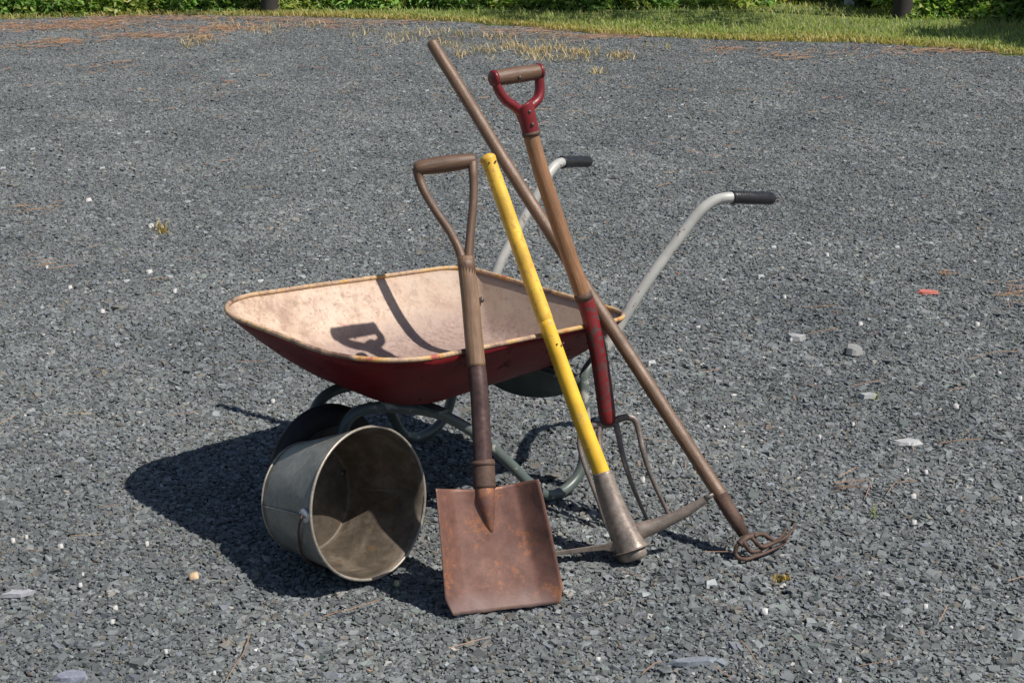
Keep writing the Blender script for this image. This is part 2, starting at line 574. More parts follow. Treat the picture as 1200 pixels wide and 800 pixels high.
def chips(X, Y, size, zlift=0.0, sig=0.36, tiltsd=0.24):
    n = len(X)
    L = size * np.exp(rng.normal(0, sig, n))
    Wd = L * rng.uniform(0.5, 0.95, n)
    H = L * rng.uniform(0.20, 0.48, n)
    T = np.array([(-1, -1, 1), (1, -1, 1), (1, 1, 1), (-1, 1, 1), (-1, -1, -1), (1, -1, -1), (1, 1, -1), (-1, 1, -1)], float) * 0.5
    Fq = np.array([(0, 1, 2, 3), (0, 4, 5, 1), (1, 5, 6, 2), (2, 6, 7, 3), (3, 7, 4, 0)])
    Ft = np.concatenate([Fq[:, [0, 1, 2]], Fq[:, [0, 2, 3]]])
    k = 8
    P = np.repeat(T[None], n, 0)
    P = P + rng.uniform(-0.27, 0.27, P.shape) * np.array([1, 1, 0.9])
    P[:, :4, :2] *= rng.uniform(0.6, 1.0, (n, 4, 1))
    P *= np.stack([L, Wd, H], 1)[:, None, :]
    a = rng.uniform(0, 2 * np.pi, n); tx = rng.normal(0, tiltsd, n); ty = rng.normal(0, tiltsd, n)
    st = rng.random(n) < 0.07
    tx[st] += rng.normal(0, 0.6, st.sum())

    def rot(P, ang, i, j):
        c, s = np.cos(ang)[:, None], np.sin(ang)[:, None]
        A, B = P[:, :, i].copy(), P[:, :, j].copy()
        P[:, :, i] = c * A - s * B
        P[:, :, j] = s * A + c * B
    rot(P, tx, 1, 2); rot(P, ty, 0, 2); rot(P, a, 0, 1)
    w1 = 2 * np.pi / PATCH
    ph = rng.uniform(0, 6.28, 4)
    und = 0.0034 * np.sin(w1 * X + ph[0]) * np.cos(w1 * Y + ph[1]) + 0.0030 * np.sin(3 * w1 * X + ph[2] + 2 * np.sin(w1 * Y)) * np.sin(2 * w1 * Y + ph[3])
    und *= np.clip(np.minimum(PATCH / 2 - np.abs(X), PATCH / 2 - np.abs(Y)) / 0.08, 0, 1)
    Z = -0.0045 + zlift + und + rng.uniform(-0.0042, 0.0034, n)
    P += np.stack([X, Y, Z], 1)[:, None, :]
    tone = np.exp(rng.normal(0, 0.27 if size < 0.012 else 0.17, n))
    base = np.array([0.140, 0.150, 0.152])
    C = base[None] * tone[:, None]
    r = rng.random(n)
    C[r < 0.06] *= np.array([1.14, 1.0, 0.86])
    C[(r > 0.06) & (r < 0.13)] *= np.array([0.93, 1.02, 0.94])
    C[(r > 0.13) & (r < 0.20)] *= np.array([0.96, 0.98, 1.09])
    wh = (r > 0.9965)
    C[wh] = np.array([0.50, 0.48, 0.46]) * rng.uniform(0.6, 1.25, (wh.sum(), 1))
    br = (r > 0.9957) & (r <= 0.9965)
    C[br] = np.array([0.27, 0.17, 0.11]) * rng.uniform(0.6, 1.2, (br.sum(), 1))
    C = np.clip(C, 0.02, 0.75)
    Fa = (Ft[None] + (np.arange(n) * k)[:, None, None]).reshape(-1, 3)
    return P.reshape(-1, 3), Fa, np.repeat(C, k, 0)


patch_col = bpy.data.collections.new('gravel_patches')
NPATCH = 7
for q in range(NPATCH):
    cell = 0.0062
    m_ = int(PATCH / cell)
    gx, gy = np.meshgrid(np.arange(m_), np.arange(m_))
    gx = (gx + 0.5 * (gy % 2)).ravel(); gy = gy.ravel()
    X = ((gx + 0.5 + rng.uniform(-0.6, 0.6, len(gx))) / m_ - 0.5) * PATCH
    Y = ((gy + 0.5 + rng.uniform(-0.6, 0.6, len(gy))) / m_ - 0.5) * PATCH
    sets = [chips(X, Y, 0.0088, 0, 0.40)]
    for (cnt, sz, lift) in ((150, 0.0155, 0.0004), (8, 0.024, 0.0010)):
        X = rng.uniform(-PATCH / 2, PATCH / 2, cnt); Y = rng.uniform(-PATCH / 2, PATCH / 2, cnt)
        sets.append(chips(X, Y, sz, lift, 0.22, 0.16))
    VV, FF, CC, of = [], [], [], 0
    for (a_, b_, c_) in sets:
        VV.append(a_); FF.append(b_ + of); CC.append(c_); of += len(a_)
    o = fast_mesh('gravel_patch', np.concatenate(VV), np.concatenate(FF), np.concatenate(CC), M['stone'])
    scene.collection.objects.unlink(o)
    patch_col.objects.link(o)
pts, rz, pk_ = [], [], []
yy = 2.0
while yy < 14.8:
    hw = 0.345 * (yy + 0.5) + 0.7
    nx = int(math.ceil(hw / PATCH))
    for ix in range(-nx, nx + 1):
        xx = ix * PATCH
        if yy - 0.25 < float(edge_y(xx)) + 0.05:
            pts.append((xx, yy, 0.0)); rz.append(random.randrange(4) * math.pi / 2); pk_.append(random.randrange(NPATCH))
    yy += PATCH
gme = bpy.data.meshes.new('gravel')
gme.from_pydata(pts, [], [])
gme.attributes.new('rz', 'FLOAT', 'POINT').data.foreach_set('value', rz)
gme.attributes.new('pick', 'INT', 'POINT').data.foreach_set('value', pk_)
gme.materials.append(M['stone'])
gravel = bpy.data.objects.new('gravel', gme)
scene.collection.objects.link(gravel)
tag(gravel, 'loose grey slate gravel chips covering the whole yard', 'gravel', None, 'stuff')
ng = bpy.data.node_groups.new('spread_gravel', 'GeometryNodeTree')
ng.interface.new_socket('Geometry', in_out='INPUT', socket_type='NodeSocketGeometry')
ng.interface.new_socket('Geometry', in_out='OUTPUT', socket_type='NodeSocketGeometry')
gi = ng.nodes.new('NodeGroupInput'); go = ng.nodes.new('NodeGroupOutput')
ci_ = ng.nodes.new('GeometryNodeCollectionInfo')
ci_.inputs['Collection'].default_value = patch_col
ci_.inputs['Separate Children'].default_value = True
ci_.inputs['Reset Children'].default_value = True
ip = ng.nodes.new('GeometryNodeInstanceOnPoints')
ip.inputs['Pick Instance'].default_value = True
na_ = ng.nodes.new('GeometryNodeInputNamedAttribute'); na_.data_type = 'FLOAT'; na_.inputs['Name'].default_value = 'rz'
nb_ = ng.nodes.new('GeometryNodeInputNamedAttribute'); nb_.data_type = 'INT'; nb_.inputs['Name'].default_value = 'pick'
cx_ = ng.nodes.new('ShaderNodeCombineXYZ')
er_ = ng.nodes.new('FunctionNodeEulerToRotation')
L_ = ng.links.new
L_(na_.outputs[0], cx_.inputs['Z']); L_(cx_.outputs[0], er_.inputs[0]); L_(er_.outputs[0], ip.inputs['Rotation'])
L_(nb_.outputs[0], ip.inputs['Instance Index'])
L_(gi.outputs[0], ip.inputs['Points']); L_(ci_.outputs[0], ip.inputs['Instance']); L_(ip.outputs[0], go.inputs[0])
gm_ = gravel.modifiers.new('spread', 'NODES')
gm_.node_group = ng

# ------------------------------------------------------------------ wheelbarrow
VC = 2.708                                   # centre line
U0, U1 = 1.842, 2.688                        # rim front, rear
HV = 0.331                                   # half width of the rim
barrow = thing('wheelbarrow', uvz(2.28, VC, 0.0), 'old red wheelbarrow with worn cream tray and pale tubular handles', 'wheelbarrow')


def rim_z(u):
    return 0.447 + 0.078 * (U1 - u)


def rrect(u0, u1, v0, v1, rf, rr, nc=14, ne=12):
    """rounded rectangle, fixed point count: starts at near front, runs to the rear"""
    P = []

    def arc(cu, cv, r, a0, a1):
        for i in range(nc):
            a = a0 + (a1 - a0) * i / (nc - 1)
            P.append((cu + r * math.cos(a), cv + r * math.sin(a)))

    def edge(p, q):
        for i in range(1, ne):
            s = i / ne
            P.append((p[0] + (q[0] - p[0]) * s, p[1] + (q[1] - p[1]) * s))
    pi = math.pi
    arc(u0 + rf, v0 + rf, rf, pi, 1.5 * pi)
    edge((u0 + rf, v0), (u1 - rr, v0))
    arc(u1 - rr, v0 + rr, rr, 1.5 * pi, 2 * pi)
    edge((u1, v0 + rr), (u1, v1 - rr))
    arc(u1 - rr, v1 - rr, rr, 0, 0.5 * pi)
    edge((u1 - rr, v1), (u0 + rf, v1))
    arc(u0 + rf, v1 - rf, rf, 0.5 * pi, pi)
    edge((u0, v1 - rf), (u0, v0 + rf))
    return P


FL = (2.085, 2.605, VC - 0.165, VC + 0.165)   # floor corner bounds
FZ = 0.312
prof = [(0, 0), (0.12, 0.125), (0.26, 0.28), (0.4, 0.435), (0.54, 0.59), (0.67, 0.72), (0.78, 0.825), (0.88, 0.90), (0.97, 0.95), (1.07, 0.982), (1.2, 1.0), (1.5, 1.0)]
rings = []
for ins, dep in prof:
    def L(a, b): return a + (b - a) * ins
    bul = 0.012 * math.sin(min(1, ins) * math.pi)
    pts = rrect(L(U0, FL[0]) - bul * 0.5, L(U1, FL[1]) + bul * 0.4, L(VC - HV, FL[2]) - bul, L(VC + HV, FL[3]) + bul,
                max(0.05, 0.195 - 0.09 * ins), max(0.04, 0.085 - 0.03 * ins))
    ring = []
    for (u, vv) in pts:
        tp = 1 - 0.05 * (u - 2.28)           # slightly narrower at the back
        vv = VC + (vv - VC) * tp
        z0 = rim_z(u)
        z = z0 + (FZ - z0) * dep
        dn = mnoise.noise(Vector((u * 6, vv * 6, z * 6))) * 0.004 * (1 if 0 < ins else 0.4)
        ring.append(uvz(u + dn, vv + dn, z + dn * 0.5))
    rings.append(ring)
npt = len(rings[0])
V = [p for r in rings for p in r]
F = []
for i in range(len(rings) - 1):
    for j in range(npt):
        j2 = (j + 1) % npt
        F.append((i * npt + j, i * npt + j2, (i + 1) * npt + j2, (i + 1) * npt + j))
cidx = len(V)
V.append(uvz((FL[0] + FL[1]) / 2, VC, FZ))
for j in range(npt):
    F.append(((len(rings) - 1) * npt + j, (len(rings) - 1) * npt + (j + 1) % npt, cidx))
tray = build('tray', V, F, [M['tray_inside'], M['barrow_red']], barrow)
sm = tray.modifiers.new('solid', 'SOLIDIFY')
sm.thickness = 0.004; sm.offset = -1.0; sm.material_offset = 1; sm.material_offset_rim = 1
bead_pts = [p + Vector((0, 0, 0.002)) for p in rings[0]]
bead = tube('rim_bead', bead_pts, 0.0058, M['rim_bead'], tray, seg=10, closed=True)
# bolts through the rear corners of the tray
for (u, vv) in ((2.655, VC + 0.20), (2.655, VC - 0.20), (2.30, VC + 0.08), (2.30, VC - 0.08)):
    if u > 2.5:
        # on the rear wall
        s = 0.45
        p = uvz(U1 + (FL[1] - U1) * s - 0.006, vv, rim_z(U1) + (FZ - rim_z(U1)) * s)
        nrm = (AX * -0.75 + Vector((0, 0, 0.6))).normalized()
    else:
        p = uvz(u, vv, FZ + 0.001); nrm = Vector((0, 0, 1))
    tube('bolt', [p - nrm * 0.004, p + nrm * 0.003, p + nrm * 0.005], [0.008, 0.008, 0.004], M['bolt_steel'], tray, seg=10)

# tubes: handle (pale) and leg loop with fork to the axle (dark), one pair a side
RT = 0.0140


def barrow_side(sgn):
    def P(u, dv, z):
        return uvz(u, VC + sgn * dv, z)
    def Q(u, dv, z):
        return uvz(u, VC - 0.052 * max(0.0, min(1.0, (u - 2.72) / 0.28)) + sgn * dv, z)
    hp = [Q(3.13, 0.327, 0.685), Q(3.06, 0.318, 0.696), Q(3.00, 0.303, 0.704), Q(2.965, 0.289, 0.699), Q(2.932, 0.278, 0.678), Q(2.90, 0.270, 0.642), Q(2.85, 0.262, 0.582), Q(2.80, 0.255, 0.521), Q(2.755, 0.248, 0.460), Q(2.715, 0.240, 0.398), Q(2.672, 0.230, 0.342)]
    pts = catmull(hp, 8)
    h = tube('handle', pts, RT, M['handle_grey'], barrow, seg=18)
    # ribbed plastic grip on the straight end
    g = [pts[0] + (pts[0] - pts[1]).normalized() * 0.006]
    gl = []
    acc = 0
    for i in range(len(pts) - 1):
        gl.append(pts[i]); acc += (pts[i + 1] - pts[i]).length
        if acc > 0.138: break
    fine = []
    for a, b_ in zip(gl[:-1], gl[1:]):
        for q in range(6):
            fine.append(a.lerp(b_, q / 6))
    fine = g + fine
    rads = [0.0168 + (0.00015 if (i // 3) % 2 else 0.0) for i in range(len(fine))]
    rads[0] = 0.015; rads[-1] = 0.0185; rads[-2] = 0.0185
    tube('grip', fine, rads, M['black_grip'], h, seg=18)
    e = 0.028 * sgn
    lp = [P(2.685, 0.232, 0.358), P(2.635, 0.226, 0.318), P(2.600, 0.231, 0.285), P(2.590, 0.242, 0.22), P(2.585, 0.254, 0.12), P(2.562, 0.260, 0.055), P(2.515, 0.263, 0.024), P(2.455, 0.263, 0.020), P(2.405, 0.258, 0.050), P(2.355, 0.230, 0.115), P(2.285, 0.185, 0.202), P(2.20, 0.145, 0.268), P(2.13, 0.110, 0.292), P(2.07, 0.080 + e * .7, 0.297), P(2.027, 0.066 + e, 0.287), P(1.999, 0.060 + e, 0.260), P(1.984, 0.056 + e, 0.21), P(1.980, 0.054 + e, 0.145)]
    l = tube('leg', catmull(lp, 7), RT * 0.97, M['leg_paint'], barrow, seg=16)
    p = P(1.980, 0.054 + e, 0.150)
    tube('axle_nut', [p + BX * sgn * 0.006, p + BX * sgn * 0.019], 0.010, M['bolt_steel'], l, seg=6)
    return P


barrow_side(-1)
barrow_side(1)
# stamped cross brace between the legs: a crescent-shaped plate
V, F = [], []
nb = 20
for i in range(nb + 1):
    s = -1 + 2 * i / nb
    dv = 0.232 * s
    top = 0.300 + 0.010 * (1 - s * s)
    bot = top - 0.030 - 0.085 * (1 - s * s) ** 0.8
    bow = 0.015 * (1 - s * s)
    V += [uvz(2.575 - bow, VC + dv, top), uvz(2.590 - bow * 2.0, VC + dv, bot)]
for i in range(nb):
    a = 2 * i
    F.append((a, a + 2, a + 3, a + 1))
br = build('leg_brace', V, F, M['leg_paint'], barrow)
sm = br.modifiers.new('solid', 'SOLIDIFY'); sm.thickness = 0.003; sm.offset = 0
# floor bearers that carry the tray on the tubes
for uu in (2.16, 2.54):
    V, F = box_vf(uvz(uu, VC, FZ - 0.012), AX, BX, Vector((0, 0, 1)), 0.016, 0.20, 0.004)
    bevel_mod(build('tray_bearer', V, F, M['leg_paint'], barrow, smooth=False), 0.001)

# wheel
WC = uvz(1.980, VC + 0.028, 0.150)
wheel = thing_wheel = bpy.data.objects.new('wheel', None)
scene.collection.objects.link(wheel)
wheel.parent = barrow
ORIG[wheel.name] = ORIG[barrow.name]


def wheel_lathe(prof, n=48):
    V, F = [], []
    kx = len(prof)
    for i in range(n):
        a = 2 * math.pi * i / n
        d = AX * math.cos(a) + Vector((0, 0, 1)) * math.sin(a)
        for (r, h) in prof:
            V.append(WC + d * r + BX * h)
    for i in range(n):
        for j in range(kx - 1):
            i2 = (i + 1) % n
            F.append((i * kx + j, i2 * kx + j, i2 * kx + j + 1, i * kx + j + 1))
    return V, F


V, F = wheel_lathe([(0.100, -0.020), (0.112, -0.027), (0.130, -0.0285), (0.142, -0.024), (0.1485, -0.014), (0.150, -0.004), (0.148, 0.0), (0.150, 0.004), (0.1485, 0.014), (0.142, 0.024), (0.130, 0.0285), (0.112, 0.027), (0.100, 0.020)])
build('tyre', V, F, M['rubber'], wheel)
V, F = wheel_lathe([(0.010, -0.030), (0.024, -0.030), (0.026, -0.012), (0.070, -0.010), (0.090, -0.016), (0.101, -0.024), (0.104, -0.022), (0.100, 0.0), (0.104, 0.022), (0.101, 0.024), (0.090, 0.016), (0.070, 0.010), (0.026, 0.012), (0.024, 0.030), (0.010, 0.030)])
build('rim', V, F, M['wheel_metal'], wheel)
tube('axle', [WC - BX * 0.075, WC + BX * 0.075], 0.007, M['bolt_steel'], wheel, seg=10)

# ------------------------------------------------------------------ pail lying on its side
PH = R(50)
pax = Vector((math.sin(PH) * 0.985, -math.cos(PH) * 0.985, 0.205)).normalized()
PR1, PR2, PL = 0.170, 0.126, 0.216
low = at_z(449, 675, 0.006)
plat = pax.cross(Vector((0, 0, 1))).normalized()      # horizontal, across the axis
pup = plat.cross(pax).normalized()
pmc = low + pup * PR1
pail = thing('pail', (low.x, low.y, 0), 'dented galvanised metal pail lying on its side by the wheel', 'pail')


def pail_p(s, ang, dr=0.0):
    """s: 0 bottom .. 1 mouth"""
    r = PR2 + (PR1 - PR2) * s + dr
    dent = 1 + 0.014 * math.cos(2 * ang + 0.6) * s - 0.018 * s * math.exp(-((ang + 0.75 + math.pi / 8) / 0.35) ** 2)
    return pmc - pax * (PL * (1 - s)) + (plat * math.cos(ang) + pup * math.sin(ang)) * r * dent


NA = 72
prof = [(0.03, 1.0), (0.03, 0.5), (0.03, 0.0)]
V, F = [], []
rows = [('c', 0.045, 0.45), ('c', 0.045, 0.93), ('w', 0.045, 0), ('w', 0.01, 0.001)] + [('w', 0.01 + 0.99 * i / 12, 0) for i in range(1, 13)]
for kind_, s, q in rows:
    for j in range(NA):
        a = -math.pi + 2 * math.pi * j / NA
        if kind_ == 'c':
            c0 = pmc - pax * (PL * (1 - s))
            V.append(c0.lerp(pail_p(s, a), q))
        else:
            V.append(pail_p(s, a, 0.0012 * math.sin(9 * a + 7 * s) * s))
nr = len(rows)
order = [0, 1, 2] + list(range(4, nr))
for r0, r1 in zip(order[:-1], order[1:]):
    for j in range(NA):
        F.append((r0 * NA + j, r0 * NA + (j + 1) % NA, r1 * NA + (j + 1) % NA, r1 * NA + j))
# skirt ring below the bottom
for j in range(NA):
    F.append((3 * NA + j, 3 * NA + (j + 1) % NA, 2 * NA + (j + 1) % NA, 2 * NA + j))
ci = len(V); V.append(pmc - pax * (PL * (1 - 0.045)))
for j in range(NA):
    F.append((j, (j + 1) % NA, ci))
body = build('body', V, F, [M['galvanised'], M['galvanised_inside']], pail)
bm = bmesh.new(); bm.from_mesh(body.data); bmesh.ops.recalc_face_normals(bm, faces=bm.faces)
# make the outer wall normals point outwards
bm.faces.ensure_lookup_table()
f0 = bm.faces[NA * 8]
outw = (f0.calc_center_median() + origin_of(pail)) - (pmc - pax * 0.1)
if f0.normal.dot(outw - pax * outw.dot(pax)) < 0:
    bmesh.ops.reverse_faces(bm, faces=bm.faces)
bm.to_mesh(body.data); bm.free()
sm = body.modifiers.new('solid', 'SOLIDIFY'); sm.thickness = 0.0016; sm.offset = -1; sm.material_offset = 1; sm.material_offset_rim = 0
tube('rim_wire', [pail_p(1.0, -math.pi + 2 * math.pi * j / NA, 0.001) for j in range(NA)], 0.0034, M['rim_metal'], pail, seg=8, closed=True)
tube('foot_wire', [pail_p(0.0, -math.pi + 2 * math.pi * j / NA, 0.0005) for j in range(NA)], 0.0026, M['rim_metal'], pail, seg=8, closed=True)
# ears, seams and wire bail.  The near ear sits on the camera's left of the mouth
EA = math.pi + 0.16                            # angle of the near ear
for ea in (EA, EA - math.pi):
    Vs, Fs = [], []
    rad = (plat * math.cos(ea) + pup * math.sin(ea))
    tan = pax.cross(rad).normalized()
    c0 = pail_p(0.885, ea, 0.002)
    axd = (pail_p(0.95, ea) - pail_p(0.8, ea)).normalized()
    nrm = axd.cross(tan).normalized()
    if nrm.dot(rad) < 0: nrm = -nrm
    ring_o = []
    for k_ in range(16):
        a = 2 * math.pi * k_ / 16
        ring_o.append(c0 + axd * (0.022 * math.cos(a)) + tan * (0.016 * math.sin(a)))
    Vs = [p + nrm * 0.0002 for p in ring_o] + [c0 + (p - c0) * 0.8 + nrm * 0.004 for p in ring_o] + [c0 + nrm * 0.005]
    for k_ in range(16):
        k2 = (k_ + 1) % 16
        Fs += [(k_, k2, 16 + k2, 16 + k_), (16 + k_, 16 + k2, 32)]
    ear = build('ear', Vs, Fs, M['solder'], pail)
    for q in (-0.011, 0.011):
        p = c0 + axd * q + nrm * 0.004
        tube('rivet', [p, p + nrm * 0.003], [0.004, 0.0025], M['bolt_steel'], ear, seg=8)
    # vertical seam that runs down from the ear
    sp = [pail_p(0.02 + 0.78 * i / 8, ea, 0.0014) for i in range(9)]
    tube('seam', sp, 0.0022, M['galvanised'], pail, seg=6, flat=1.6)
ja, jb = pail_p(0.885, EA, 0.010), pail_p(0.885, EA - math.pi, 0.010)
bp = []
for i in range(33):
    s = i / 32
    th_ = math.pi * s
    mid = (ja + jb) / 2
    e1 = (ja - jb) / 2
    dwn = (-pup * 0.80 - pax * 0.60).normalized()
    p = mid + e1 * math.cos(th_) + dwn * (e1.length * 1.0) * math.sin(th_)
    # keep outside the pail and above the ground
    sl = (p - (pmc - pax * PL)).dot(pax) / PL
    rel = p - (pmc - pax * PL) - pax * (sl * PL)
    rmin = PR2 + (PR1 - PR2) * min(1, max(0, sl)) + 0.006
    if rel.length < rmin: p = p + rel.normalized() * (rmin - rel.length)
    if p.z < 0.004: p.z = 0.004
    bp.append(p)
tube('bail', catmull(bp, 2), 0.0026, M['ferrule_rust'], pail, seg=8)

# ------------------------------------------------------------------ square-mouth shovel
sh = thing('shovel', at_z(590, 712, 0.0), 'square-mouth shovel with rusty blade and wooden D-shaped handle', 'shovel')
b0, b1 = at_z(530, 719, 0.0), at_z(655, 705, 0.0)
bmid = at_z(592, 713, 0.0)
bx = (b1 - b0); bx.z = 0; bx.normalize()
lean = R(24)
back = Vector((-bx.y, bx.x, 0))
bup = (Vector((0, 0, math.cos(lean))) + back * math.sin(lean) + bx * -0.080).normalized()
bn = bx.cross(bup).normalized()
if bn.y > 0: bn = -bn                         # towards the viewer
BL, BW = 0.270, 0.262


def blade_p(s, q):
    """s along 0 mouth..1 shoulder, q across -1..1"""
    wdt = BW / 2 * (1.0 - 0.145 * s)
    if abs(q) > 0.78:
        wdt *= 1.0 - 0.11 * max(0, (0.13 - s) / 0.13) * (abs(q) - 0.78) / 0.22
    side = max(0, (abs(q) - 0.60) / 0.40)
    lift = 0.040 * side ** 1.25 * (0.25 + 0.75 * min(1, s / 0.6))
    dish = -0.012 * math.cos(q * math.pi / 2) * math.sin(min(1, s * 1.1) * math.pi * 0.6) + 0.010 * (1 - s) ** 3
    ff = max(0, (s - 0.55) / 0.45)
    wq = 0.10 + 0.16 * ff
    frog = 0.012 * ff * math.exp(-(q / wq) ** 2)
    sh_ = -0.012 * (1 - abs(q)) * max(0, (s - 0.85) / 0.15) - 0.004 * abs(mnoise.noise(Vector((q * 4, 3.3, 0)))) * max(0, 1 - s * 12)
    wav = 0.0015 * mnoise.noise(Vector((q * 3, s * 5, 1)))
    return bmid + bx * (q * wdt) + bup * (s * BL + sh_) + bn * (lift + dish + frog + wav)


NS, NQ = 36, 44
V = [blade_p(i / NS, -1 + 2 * j / NQ) for i in range(NS + 1) for j in range(NQ + 1)]
F = [(i * (NQ + 1) + j, i * (NQ + 1) + j + 1, (i + 1) * (NQ + 1) + j + 1, (i + 1) * (NQ + 1) + j) for i in range(NS) for j in range(NQ)]
blade = build('blade', V, F, M['shovel_rust'], sh)
sm = blade.modifiers.new('solid', 'SOLIDIFY'); sm.thickness = 0.0022; sm.offset = 0
# axis of the shaft: pixel centres, depth from blade top through the rim contact
top = blade_p(1.0, 0.0) + bn * -0.012
con = at_v(556, 412, VC - HV - 0.029)


def depth_line(pA, pB):
    def f(px, py):
        # point on the ray closest to the line A..B (in depth)
        d = ray(px, py)
        ab = pB - pA
        # choose Y by matching height ratio iteratively
        Y = pA.y
        for _ in range(12):
            p = CAM + d * (Y / d.y)
            s = (p.z - pA.z) / ab.z
            Y = pA.y + ab.y * s
        return CAM + d * (Y / d.y)
    return f


sf = depth_line(top, con)
s_low = sf(569, 590); s_soc = sf(566.5, 545)
skp = [blade_p(0.60, 0.01) + bn * -0.003, blade_p(0.70, 0.0) + bn * -0.002, blade_p(0.82, 0.0) + bn * -0.003, blade_p(0.93, 0.0) + bn * -0.006, sf(567.5, 566), s_soc, sf(566, 540)]
P_, R_ = catmull(skp, 4, [0.003, 0.011, 0.018, 0.0215, 0.0230, 0.0240, 0.0236])
tube('socket', P_, R_, M['shovel_rust'], blade, seg=20)
tube('ferrule', catmull([sf(568, 572), sf(567, 556), sf(566, 540)], 4), 0.0248, M['ferrule_rust'], blade, seg=20)
tube('socket_band', [sf(566.3, 546), sf(566, 541)], [0.0262, 0.0262], M['ferrule_rust'], blade, seg=20)
lowp = catmull([sf(566, 548), sf(564, 500), sf(561, 452), sf(558, 425)], 6)
tube('strap_shaft', lowp, [0.0205 - 0.0006 * i / len(lowp) for i in range(len(lowp))], M['shaft_steel'], sh, seg=18)
upp = catmull([sf(558.2, 430), sf(555, 395), sf(551, 350), sf(547, 315), sf(545.5, 302)], 6)
shaft = tube('shaft', upp, [0.0207 - 0.0018 * i / len(upp) for i in range(len(upp))], M['shaft_wood'], sh, seg=18)
tube('collar', [sf(548.2, 324), sf(546.6, 311), sf(545.4, 301)], [0.0192, 0.0197, 0.0185], M['dark_wood'], shaft, seg=18)
# forked yoke and grip
gc = sf(521, 192)
gl, gr = sf(489, 197), sf(554, 188)
gl = at_y(489, 197, gc.y - 0.012); gr = at_y(554, 188, gc.y + 0.012)
yk = sh
la = catmull([sf(543, 314), sf(539, 296), sf(528, 273), sf(511, 248), sf(498, 226), sf(491.5, 210), gl], 6)
ra = catmull([sf(548, 314), sf(549.8, 293), sf(552, 265), sf(554.5, 238), sf(555, 216), sf(554.5, 203), gr], 6)
for arm in (la, ra):
    n_ = len(arm)
    tube('yoke_arm', arm, [0.0130 - 0.0028 * math.sin(math.pi * i / (n_ - 1)) for i in range(n_)], M['dark_wood'], sh, seg=14, flat=0.9)
d = (gr - gl).normalized()
g0, g1 = gl - d * 0.001, gr + d * 0.001
gp = [g0.lerp(g1, i / 16) for i in range(17)]
tube('grip', gp, [0.0150 + 0.0042 * math.sin(math.pi * i / 16) ** 0.6 for i in range(17)], M['dark_wood'], sh, seg=18, round_ends=True)

# ------------------------------------------------------------------ pick mattock with yellow handle
pk_base = at_z(742, 655, 0.008)
pick = thing('pick_mattock', (pk_base.x, pk_base.y, 0), 'pick mattock with bright yellow handle, head resting on gravel', 'pick')
pcon = at_v(645, 392, VC - HV - 0.029)
pf = depth_line(pk_base, pcon)
hp = catmull([pf(709, 566), pf(703, 549), pf(684, 500), pf(662, 440), pf(638.5, 374)], 6)
han = tube('handle', hp, [0.0222 - 0.0030 * i / len(hp) for i in range(len(hp))], M['yellow_fibre'], pick, seg=20, flat=0.86)
hp2 = catmull([pf(639, 375), pf(616, 311), pf(594, 248), pf(577, 200), pf(571.5, 186)], 6)
hr = [0.0197 - 0.0015 * i / len(hp2) for i in range(len(hp2))]
hr[-1] = 0.0205; hr[-2] = 0.0207; hr[-3] = 0.0202; hr[-4] = 0.0195
hb = tube('upper_handle', hp2, hr, M['worn_yellow'], pick, seg=20, flat=0.9, round_ends=True)
for (px, py) in ((573.5, 190.5), (581, 189), (653, 403), (660, 402)):
    p = pf(px, py)
    vd = (CAM - p).normalized()
    tube('pin_hole', [p + vd * 0.012, p + vd * 0.0205], 0.0022, M['bolt_steel'], han if py > 300 else hb, seg=8)
# sleeve and eye
slv = catmull([pf(705.5, 553), pf(712, 575), pf(722, 602), pf(731, 624), pf(738, 641), pf(739, 643.5)], 6)
sr = [0.0250 + 0.0225 * (i / (len(slv) - 1)) ** 1.25 for i in range(len(slv))]
tube('sleeve', slv, sr, M['pick_steel'], pick, seg=24, flat=0.86)
tube('handle_end', [pf(738, 640), pf(742, 652), pf(743, 655)], [0.036, 0.038, 0.033], M['pick_steel'], pick, seg=24, flat=0.8)
# pick arm, right: rises to a square point
hc = pf(735, 632)
ap = [at_y(739, 627, hc.y + 0.004), at_y(752, 621, hc.y + 0.002), at_y(775, 613, hc.y + 0.006), at_y(800, 601, hc.y + 0.010), at_y(819, 590, hc.y + 0.012), at_y(829, 583, hc.y + 0.012)]
ar = [0.026, 0.0215, 0.0165, 0.0135, 0.0105, 0.0080]
P_, R_ = catmull(ap, 6, ar)
arm = tube('pick_arm', P_, R_, M['pick_steel'], pick, seg=8, flat=0.72)
tube('worn_tip', [at_y(827, 584, hc.y + 0.012), at_y(836, 578.5, hc.y + 0.012)], [0.0088, 0.003], M['tine_steel'], arm, seg=8, flat=0.8)
# adze arm, left: a wide flat blade seen on edge, drooping a little
V, F = [], []
na = 14
for i in range(na + 1):
    s = i / na
    px = 722 - 92 * s
    py = 643 + 5 * math.sin(s * 1.9) + 6 * s * s
    c0 = at_y(px, py, hc.y - 0.004 * s)
    wdt = 0.018
    thk = 0.010 * (1 - s) + 0.007
    wd = (Vector((0.06, 0.88, -0.40))).normalized()
    upv = Vector((0.08, -0.02, 1)).normalized()
    for (a, b_) in ((-1, -1), (1, -1), (1, 1), (-1, 1)):
        V.append(c0 + wd * wdt * a + upv * thk * b_ * 0.5 * (1.6 if s < 0.1 else 1))
for i in range(na):
    for k_ in range(4):
        k2 = (k_ + 1) % 4
        F.append((i * 4 + k_, i * 4 + k2, i * 4 + 4 + k2, i * 4 + 4 + k_))
F += [(3, 2, 1, 0), (na * 4, na * 4 + 1, na * 4 + 2, na * 4 + 3)]
zmin = min(v_.z for v_ in V)
if zmin < 0.002:
    V = [v_ + Vector((0, 0, (0.002 - zmin) * max(0, min(1, (0.15 - 0) / 0.15)))) for v_ in V]
